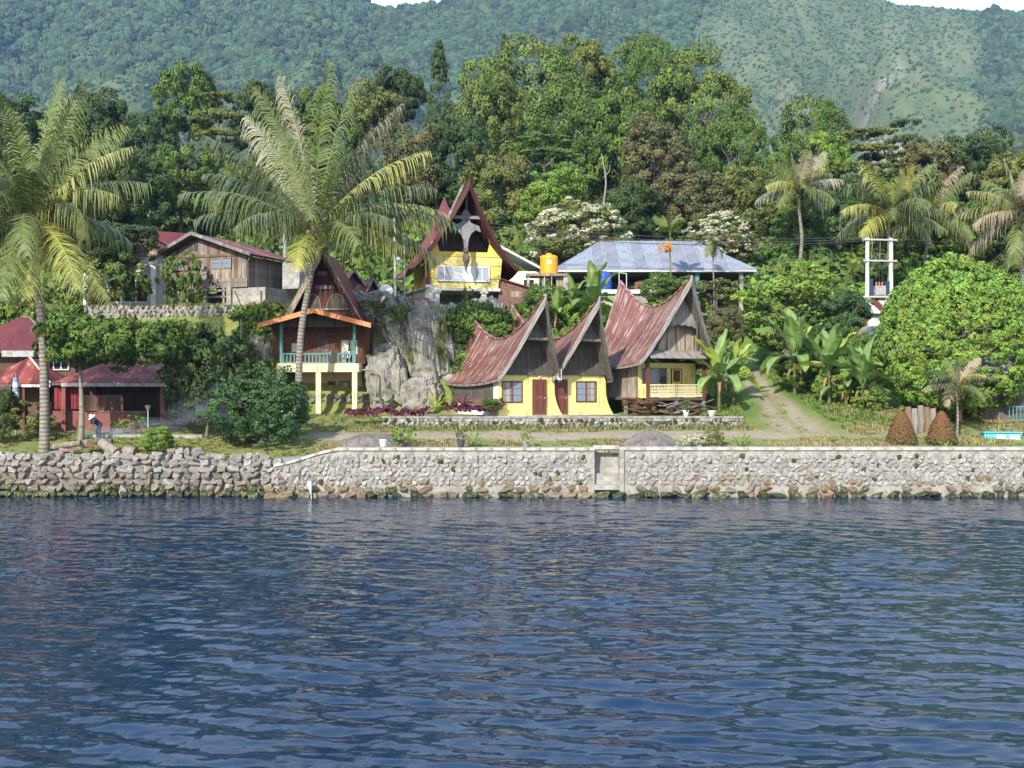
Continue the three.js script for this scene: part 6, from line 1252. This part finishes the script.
tree('round_bush', 'mid-green bush behind the twin roofs on the slope', 540, 286, 345, 60, 92, 'round', leaf.mid, { category: 'bush', limbs: 3 });
tree('round_bush', 'bush below the blue tank, behind the right twin roof', 584, 300, 350, 46, 90, 'round', leaf.bright, { category: 'bush', limbs: 3 });
tree('round_bush', 'bush before the pavilion, behind the balustrade house roof', 665, 276, 318, 64, 97, 'round', leaf.mid, { category: 'bush', limbs: 3 });
tree('round_bush', 'bush before the right columns of the pavilion', 716, 276, 306, 54, 98, 'sparse', leaf.olive, { category: 'bush', limbs: 3 });
tree('round_bush', 'straggly bush on the bank right of the balustrade house roof', 725, 306, 350, 44, 88, 'round', leaf.brown, { category: 'bush', limbs: 3 });
{ // creepers on the rocks: leaf mats lying on the stone
  const creeper = (label, px, py, d, w, h, seed) => { const o = thing('creeper', label, 'creeper', at(px, py, d), 0, 'creepers on the cliff'); part('foliage', crown(seed, { clumps: 44, R: 0.22, leaves: 36, size: 0.09 }), leaf.olive, o).scale.set(w / 2, h / 2, 0.45); };
  creeper('creeper running down the tall rock left of the red roof', 442, 340, 81.6, 1.1, 4.8, 821);
  creeper('creeper patch between the leaning slab and the tall rock', 415, 352, 82.0, 1.4, 4.0, 822);
  creeper('grassy patch on the cliff edge behind the balcony house', 372, 305, 83.6, 4.0, 0.9, 823);
  creeper('brownish creeper over the upper left of the cliff', 384, 318, 83.0, 2.4, 1.6, 824);
  creeper('creeper at the right of the cliff beside the back roof peak', 464, 330, 84.0, 1.0, 2.6, 825);
  creeper('creeper on the rock left of the balcony house', 246, 350, 81.4, 1.8, 1.4, 826);
}
{ // clipped cone shrubs
  for (const [px, label] of [[901.5, 'clipped cone shrub with reddish leaves, the left one of the pair'], [941.5, 'clipped cone shrub with reddish tip, the right one of the pair']]) {
    const t = thing('cone_shrub', label, 'shrub', onGround(px, 67.6), px, 'clipped cone shrubs');
    const L = new Leaves(px | 0), r = L.r;
    for (let k = 0; k < 3600; k++) { const y = Math.pow(r(), 0.8), w = 0.95 * Math.pow(1 - y, 0.62) + 0.04 + (fbm(y * 7, k * 0.001, 2, 2) - 0.5) * 0.1, a = r.in(0, 6.283), v = V(Math.cos(a), 0.4, Math.sin(a)).normalize(), red = r() < 0.2 + 0.5 * y; L.blade(V(Math.cos(a) * w * r.in(0.85, 1.04), 0.1 + y * 1.9, Math.sin(a) * w * r.in(0.85, 1.04)), v.clone().add(V(r.in(-0.7, 0.7), r.in(-0.4, 0.8), r.in(-0.7, 0.7))).normalize(), 0.085, red ? [1.15, 0.62, 0.5] : [0.65, 0.95, 0.5], v); }
    part('foliage', L.done(), leaf.redtop, t);
    part('trunk', rod(V(0, -0.2, 0), V(0, 1.8, 0), 0.08, 0.03), m.bark, t);
  }
}
{ // purple hedge with a lime spiky plant
  const hedge = (label, px0, px1, d, h, seed) => { const x0 = wx(px0, d), x1 = wx(px1, d), xm = (x0 + x1) / 2, o = thing('purple_hedge', label, 'hedge', V(xm, G(xm, d) - 0.05, -d), 0, 'purple hedges'), L = new Leaves(seed), r = L.r; for (let x = x0; x < x1; x += 0.11) { const c = V(x - xm, h * r.in(0.35, 0.8), r.in(-0.35, 0.35)), j = r.in(0.6, 1.4); L.clump(c, V(0, 1, 0), 0.26, 34, 0.1, [j, j, j]); } part('foliage', L.done(), leaf.purple, o); };
  hedge('dark purple clipped hedge left of the spiky lime plant', 346, 428, 74.0, 0.95, 831);
  hedge('dark purple clipped hedge right of the spiky lime plant, before the twin house', 444, 502, 74.0, 1.1, 832);
  const spiky = (name, label, p, n, len, lm, seed, lift = 0.1) => {
    const t = thing(name, label, 'plant', p), r = rng(seed);
    for (let k = 0; k < n; k++) { const f = part('leaf', bananaLeaves[k % 4], lm, t), s = len * r.in(0.7, 1.1); f.position.y = lift; f.rotation.y = k * 2.4; f.scale.set(s, s, s * 0.34); }
  };
  spiky('spiky_plant', 'lime-yellow spiky plant between the two purple hedges', onGround(437, 73.6), 16, 1.5, leaf.lime, 1, 0.3);
  spiky('spiky_plant', 'dark purple spiky plant among the hedge beside the boards', onGround(463, 73.8), 12, 1.1, leaf.purple, 2, 0.5);
  spiky('spiky_plant', 'pale agave-like plant on the wall near the right cone shrub', onGround(946, 65.4), 9, 0.8, leaf.lime, 3);
  spiky('spiky_plant', 'bright green spiky plant on the wall right of the landing', onGround(741, 65.6), 7, 1.0, leaf.bright, 4);
  spiky('spiky_plant', 'low pale spiky plant on the wall right of the bright green one', onGround(776, 65.6), 8, 0.6, leaf.lime, 5);
  spiky('spiky_plant', 'leafy green plant standing on the sea wall beside the dark pot', onGround(474, 65.7), 9, 1.2, leaf.bright, 6);
  spiky('spiky_plant', 'reedy plant at the left edge of the low bush on the stone wall', onGround(147, 65.8), 12, 1.3, leaf.bright, 7);
  spiky('spiky_plant', 'small yellow-green plant in the grass below the teal trough', onGround(975, 66.2), 8, 0.7, leaf.lime, 8);
}
// ---------------------------------------------------------------- small things on the shore
function heap(label, px, d, w, h, seed) {
  const P = [], I = [], U = [], n = 40, x0 = wx(px, d), R = w / 2;
  for (let i = 0; i <= n; i++) for (let j = 0; j <= 12; j++) { const a = i / n * 6.283, q = j / 12, ro = R * q, x = Math.cos(a) * ro, z = Math.sin(a) * ro * 0.55, y = h * Math.pow(1 - q * q, 0.95) * (0.45 + 0.75 * fbm(x * 0.8 + seed * 5, z * 0.8, 3, 3)) + (fbm(x * 7, z * 7, seed, 2) - 0.5) * 0.12 - 0.1 * q; P.push(x, y, z); U.push(x, z); if (i < n && j < 12) { const k = i * 13 + j; I.push(k, k + 13, k + 1, k + 1, k + 13, k + 14); } }
  const o = single('gravel_heap', raw(P, null, U, I), m.gravel, label, 'gravel heap', 'gravel heaps');
  o.position.set(x0, G(x0, d) - 0.05, -d);
}
heap('dark gravel heap behind the left half of the sea wall', 372, 67.4, 4.9, 1.15, 1);
heap('pale brown gravel heap right of the landing', 651, 67.0, 4.2, 1.0, 2);
function pot(label, px, d, r0, h, mm, plant) {
  const o = thing('flower_pot', label, 'flower pot', V(wx(px, d), d < 65.2 ? 2.9 : G(wx(px, d), d), -d));
  part('pot', tidy(new THREE.LatheGeometry([[0.001, 0], [r0 * 0.7, 0], [r0 * 0.95, h * 0.85], [r0 * 1.08, h * 0.86], [r0 * 1.08, h], [r0 * 0.9, h], [r0 * 0.85, h * 0.8], [0.001, h * 0.8]].map(([a, b]) => new THREE.Vector2(a, b)), 18)), mm, o);
  if (plant) { const c = part('plant', crowns.sparse[0], plant, o); c.position.y = h + 0.32; c.scale.set(0.4, 0.42, 0.4); }
}
pot('white flower pot on the wall before the dark gravel heap', 383, 64.9, 0.22, 0.42, m.white);
pot('dark flower pot on the wall left of the leafy green plant', 461, 64.9, 0.26, 0.42, m.pot, leaf.brown);
pot('grey flower pot with a small bright plant near the middle of the wall', 526, 64.9, 0.2, 0.32, m.zinc, leaf.bright);
pot('white flower pot at the right end of the garden wall', 712, 73.6, 0.28, 0.4, m.whitewash);
pot('white flower pot under the balustrade before the wood pile', 686, 74.2, 0.22, 0.4, m.white, leaf.mid);
pot('white square-shouldered pot by the pink low wall', 116, 70.2, 0.22, 0.42, m.whitewash, leaf.bright);
tree('round_bush', 'green weed growing beside the white flower pot on the wall', 402, 424, 446, 26, 66, 'sparse', leaf.bright, { category: 'bush', limbs: 2 });
tree('round_bush', 'white-flowering weed at the foot of the pale gravel heap', 692, 432, 450, 30, 65.8, 'sparse', leaf.pale, { category: 'bush', limbs: 2 });
tree('round_bush', 'loose green weed on the wall right of the pale gravel heap', 712, 428, 448, 26, 66.4, 'sparse', leaf.olive, { category: 'bush', limbs: 2 });
{ // felled logs on top of the dry wall
  const log = (label, a, b, r, mm = m.palebark) => { const c = a.clone().lerp(b, 0.5), o = thing('log', label, 'log', c, 0, 'logs on the dry stone wall'); part('bark', rod(a.clone().sub(c), b.clone().sub(c), r, r * 0.93, 14), mm, o); const d = b.clone().sub(a).normalize(); part('cut_face', rod(b.clone().sub(c), b.clone().sub(c).addScaledVector(d, 0.012), r * 0.88, r * 0.88, 14), m.cut, o); part('cut_face', rod(a.clone().sub(c).addScaledVector(d, -0.012), a.clone().sub(c), r * 0.88, r * 0.88, 14), m.cut, o); };
  log('long pale log lying along the wall, left of the others', at(54, 447, 65.6), at(81, 443, 65.3), 0.19);
  log('short log with an orange cut end facing the lake', at(86, 443.5, 66.2), at(90.5, 443.5, 64.9), 0.26);
  log('thick pale log slanting down towards the wall', at(102, 443, 65.5), at(117, 453, 64.8), 0.32);
  log('short fat log lying at the right end of the pile', at(125, 451, 65.3), at(136, 452, 65.0), 0.3);
  log('dark log at the back of the pile', at(96, 441, 66.6), at(112, 442, 66.4), 0.2, m.bark);
  log('thin broken branch across the pile', at(62, 452, 65.0), at(82, 449, 64.9), 0.09, m.bark);
  log('reddish branch under the long pale log', at(60, 449, 65.1), at(74, 452, 64.9), 0.08, m.terracotta);
}
{ // wood under the balustrade house and boards by the hedge
  const r = rng(91), o = thing('wood_pile', 'tangled pile of old boards under the yellow balustrade', 'wood pile', onGround(683, 76.3));
  for (let k = 0; k < 46; k++) part('board', bx(r.in(0.7, 2.2), 0.05, r.in(0.1, 0.2), r.in(-1.5, 1.3), 0.1 + r() * 0.75, r.in(-0.4, 0.5), r.in(-0.3, 0.3), r.in(-0.5, 0.5), r.in(-0.35, 0.35)), r.pick([m.plankA, m.plankB, m.darkwood, m.greywood, m.plankD]), o);
  const q = thing('board_stack', 'stack of orange-brown boards behind the purple hedge', 'board stack', onGround(477, 74.9), 0.3);
  for (let k = 0; k < 9; k++) part('board', bx(r.in(1.6, 2.2), 0.07, 0.5, r.in(-0.2, 0.2), 0.4 + k * 0.085, r.in(-0.1, 0.1), 0, r.in(-0.2, 0.2), -0.12), r.pick([m.plankB, m.cut, m.plankD]), q);
}
{ // washing line before the bank
  const a = at(184, 343, 77.5), b = at(222, 333, 78.5), o = thing('washing_line', 'washing line with a white cloth strung across the shaded bank', 'washing line', a);
  const rel = b.clone().sub(a);
  part('line', tube(range(0, 1, 5).map((t) => rel.clone().multiplyScalar(t).add(V(0, -0.8 * t * (1 - t), 0))), () => 0.018, 4), m.whitewash, o);
  part('post', [rod(V(0, -4.5, 0), V(0, 0.1, 0), 0.05), rod(rel.clone().add(V(0, -4, 0)), rel.clone().add(V(0, 0.1, 0)), 0.05)], m.greywood, o);
  part('cloth', slab((u, v) => V(0.35 + u * 0.9, 0.02 - 0.12 - v * 0.62 + 0.03 * Math.sin(u * 9), 0.1 * Math.sin(u * 7) * v), 10, 4, 0.015, (u, v) => [u, v]), m.white, o);
  const p = at(8, 372, 70.5), q = thing('cloth_scarecrow', 'striped blue and white cloth hung on a post at the left garden', 'cloth', V(p.x + 0.5, G(p.x, 70.5), p.z));
  part('post', rod(V(0, -0.3, 0), V(0, 4.0, 0), 0.05), m.greywood, q);
  for (let k = 0; k < 5; k++) part('band', tidy(new THREE.CylinderGeometry(0.2 - k * 0.01, 0.22 - k * 0.01, 0.3, 12, 1).translate(0, 2.3 + k * 0.31, 0)), k % 2 ? m.white : mat([0.2, 0.3, 0.5], null, 0.8), q);
}
{ // garden lamp and the kerb of the shaded lawn
  const o = thing('garden_lamp', 'slim garden lamp with a funnel shade before the pink wall', 'lamp post', onGround(148, 69.2));
  part('stem', rod(V(0, -0.1, 0), V(0, 1.9, 0), 0.035), m.metal, o);
  part('shade', tidy(new THREE.CylinderGeometry(0.2, 0.07, 0.3, 14).translate(0, 2.0, 0)), m.zinc, o);
  const k = thing('lawn_kerb', 'low pale kerb across the shaded lawn on the left', 'kerb', V(wx(130, 69.8), G(wx(130, 69.8), 69.8), -69.8));
  part('kerb', box(-3.2, 4.6, -0.2, 0.14, -0.1, 0.1), m.concrete, k);
}
{ // person with a white hat stooping over the smouldering fire
  const base = onGround(98, 69.4), o = thing('person', 'person in dark clothes and a white hat stooping beside the smoke', 'person', base, -0.9);
  const bone = (a, b, ra, rb) => ({ a: V(...a), b: V(...b), ra, rb });
  const cap = (p, q) => { const ab = q.b.clone().sub(q.a), t = clamp(p.clone().sub(q.a).dot(ab) / ab.lengthSq()); return p.distanceTo(q.a.clone().addScaledVector(ab, t)) - lerp(q.ra, q.rb, t); };
  const mesh = (bones, c, size, res, blend) => {
    const mc = new MarchingCubes(res, new THREE.MeshBasicMaterial(), false, false, 60000);
    mc.isolation = 0;
    const h = size / 2, p = V();
    for (let z = 0; z < res; z++) for (let y = 0; y < res; y++) for (let x = 0; x < res; x++) {
      p.set((x - res / 2) / (res / 2) * h + c[0], (y - res / 2) / (res / 2) * h + c[1], (z - res / 2) / (res / 2) * h + c[2]);
      let s = 0;
      for (const q of bones) s += Math.exp(-cap(p, q) / blend);
      mc.field[z * res * res + y * res + x] = blend * Math.log(Math.max(s, 1e-30));
    }
    mc.update();
    const P = Array.from(mc.positionArray.slice(0, mc.count * 3)).map((v, i) => v * h + c[i % 3]), N = Array.from(mc.normalArray.slice(0, mc.count * 3));
    return raw(P, null, null, [...Array(mc.count).keys()]);
  };
  // joints: x to the side, z forward
  const leg = (s, f) => [bone([s * 0.1, 0.86, -0.12], [s * 0.12, 0.47, f], 0.085, 0.06), bone([s * 0.12, 0.47, f], [s * 0.13, 0.09, f - 0.08], 0.058, 0.042), bone([s * 0.13, 0.06, f - 0.1], [s * 0.14, 0.03, f + 0.1], 0.045, 0.035)];
  const torso = [bone([0, 0.88, -0.12], [0, 1.0, 0.04], 0.13, 0.125), bone([0, 1.0, 0.04], [0, 1.17, 0.26], 0.125, 0.14), bone([-0.17, 1.2, 0.28], [0.17, 1.2, 0.28], 0.075, 0.075)];
  const arm = (s) => [bone([s * 0.18, 1.2, 0.28], [s * 0.23, 0.95, 0.36], 0.055, 0.045), bone([s * 0.23, 0.95, 0.36], [s * 0.17, 0.72, 0.48], 0.043, 0.032)];
  const hand = (s) => [bone([s * 0.17, 0.72, 0.48], [s * 0.165, 0.65, 0.51], 0.034, 0.03), ...[-1.5, -0.5, 0.5, 1.5].map((k) => bone([s * 0.165 + k * 0.017, 0.64, 0.515], [s * 0.16 + k * 0.019, 0.57 + Math.abs(k) * 0.008, 0.50], 0.01, 0.008)), bone([s * 0.15, 0.69, 0.52], [s * 0.12, 0.62, 0.54], 0.011, 0.009)];
  const head = [bone([0, 1.2, 0.3], [0, 1.27, 0.38], 0.055, 0.052), bone([0, 1.32, 0.40], [0, 1.36, 0.43], 0.088, 0.082), bone([0, 1.27, 0.46], [0, 1.26, 0.48], 0.05, 0.045), bone([0, 1.305, 0.505], [0, 1.285, 0.52], 0.014, 0.016), bone([-0.085, 1.32, 0.41], [-0.095, 1.33, 0.41], 0.022, 0.02), bone([0.085, 1.32, 0.41], [0.095, 1.33, 0.41], 0.022, 0.02)];
  const body = part('body', mesh([...leg(-1, 0.06), ...leg(1, -0.02), ...torso, ...arm(-1), ...arm(1), ...hand(-1), ...hand(1), ...head], [0, 0.7, 0.15], 1.56, 92, 0.014), m.skin, o);
  const grow = (list, k) => list.map((q) => ({ ...q, ra: q.ra + k, rb: q.rb + k }));
  part('trousers', mesh(grow([...leg(-1, 0.06).slice(0, 2), ...leg(1, -0.02).slice(0, 2), torso[0]], 0.02), [0, 0.55, 0], 1.3, 56, 0.02), m.navy, body);
  part('shirt', mesh(grow([...torso, arm(-1)[0], arm(1)[0]], 0.024), [0, 1.0, 0.15], 1.0, 52, 0.02), m.navy, body);
  part('hat', [tidy(new THREE.LatheGeometry([[0.001, 0.15], [0.08, 0.14], [0.115, 0.07], [0.125, 0.0], [0.25, -0.05], [0.255, -0.06], [0.12, -0.02]].map(([a, b]) => new THREE.Vector2(a, b)), 22).rotateX(0.7).translate(0, 1.4, 0.42))], m.white, body);
}
{ // thin blue smoke drifting low from the smouldering fire
  const r = rng(95), g = [];
  for (const [px, py, d, w, h] of [[100, 433, 68.6, 3.2, 0.7], [125, 432, 68.8, 3.0, 0.6], [160, 425, 68.9, 3.2, 0.9], [190, 412, 68.6, 2.6, 1.4], [205, 404, 68.4, 2.6, 1.8], [215, 395, 68.2, 2.6, 2.0], [196, 396, 68.9, 2.2, 1.6]]) {
    const k = r.in(0, 50);
    for (const shell of [1.15, 0.85, 0.55]) {
      const s = new THREE.IcosahedronGeometry(1, 6), p = s.attributes.position;
      for (let i = 0; i < p.count; i++) { const v = V().fromBufferAttribute(p, i), q = shell * (0.4 + 1.2 * fbm(v.x * 1.7 + k, v.y * 1.7, v.z * 1.7 + shell, 3)); p.setXYZ(i, v.x * q * w / 2, v.y * q * h / 2, v.z * q * 0.4); }
      s.deleteAttribute('uv'); s.deleteAttribute('normal'); s.computeVertexNormals();
      const c = at(px, py, d); g.push(tidy(s.translate(c.x, c.y, c.z)));
    }
  }
  const o = part('smoke', g, new THREE.MeshStandardMaterial({ color: lin(0.5, 0.58, 0.72), roughness: 1, transparent: true, opacity: 0.018, depthWrite: false }), scene);
  o.userData = { kind: 'stuff', label: 'thin blue smoke drifting low over the shaded lawn on the left', category: 'smoke' };
  o.castShadow = false;
}
// ---------------------------------------------------------------- grass along the shore
{
  const blades = (seed, n, h) => { const L = new Leaves(seed), r = L.r, P = [], N = [], C = [], I = []; for (let k = 0; k < n; k++) { const a = r.in(0, 6.283), x = r.in(-0.16, 0.16), z = r.in(-0.16, 0.16), l = h * r.in(0.5, 1.2), b = r.in(0.1, 0.5) * l, w = 0.018, c = r.in(0.7, 1.3), i = P.length / 3, dx = Math.cos(a), dz = Math.sin(a); P.push(x - dz * w, -0.03, z + dx * w, x + dz * w, -0.03, z - dx * w, x + dx * b, l, z + dz * b); for (let q = 0; q < 3; q++) { N.push(-dx * 0.5, 0.8, -dz * 0.5); C.push(c * 1.05, c, c); } I.push(i, i + 2, i + 1); } return raw(P, N, null, I, C); };
  const open = (x, d) => { const t = Math.abs(x - track(d)) < 3.0 && d > 69.5, a = Math.abs(d - 70.2) < 1.6 && x > -13 && x < 18; return !(t || a); };
  scatter('short_grass', 'short green grass on the shore behind the sea wall', blades(61, 24, 0.075), leaf.grass, 6000, 301, (r) => { const d = r.in(65.2, 80), x = r.in(-36, 38); if (!open(x, d) && r() > 0.08) return null; if (d > 72.8 && x > -9 && x < 15.6) return null; if (d > 71 && x < -24) return null; return fbm(x * 0.5, d * 0.5, 12, 3) < 0.42 && r() < 0.8 ? null : [x, G(x, d), -d, r.in(0.6, 1.5), r.in(0.6, 1.4)]; });
  scatter('dry_grass', 'straw-coloured grass patches on the shore and beside the track', blades(62, 18, 0.13), leaf.drygrass, 5200, 302, (r) => { const d = r.in(65.1, 78), x = r.in(-12, 38); if (!open(x, d)) return null; if (d > 72.8 && x > -9 && x < 15.6) return null; return fbm(x * 0.6 + 9, d * 0.6, 13, 3) < 0.5 ? null : [x, G(x, d), -d, r.in(0.6, 1.6), r.in(0.7, 1.3)]; });
  scatter('terrace_grass', 'grass along the lip of the garden wall and the cliff edge', blades(63, 20, 0.24), leaf.grass, 1500, 303, (r) => { const q = r() < 0.5, d = q ? r.in(72.4, 73.0) : r.in(85.4, 88), x = q ? r.in(-9, 15.5) : r.in(-40, -4); return [x, G(x, d), -d, r.in(0.6, 1.5), r.in(0.7, 1.4)]; });
  scatter('slope_grass', 'bright grass on the bank left of the track', blades(64, 22, 0.16), leaf.lawn, 5000, 304, (r) => { const d = r.in(74, 97), x = r.in(13, 26); if (Math.abs(x - track(d)) < lerp(2.8, 1.6, smooth(73, 88, d))) return null; return [x, G(x, d), -d, r.in(0.6, 1.5), r.in(0.8, 1.3)]; });
}

renderer.render(scene, camera);
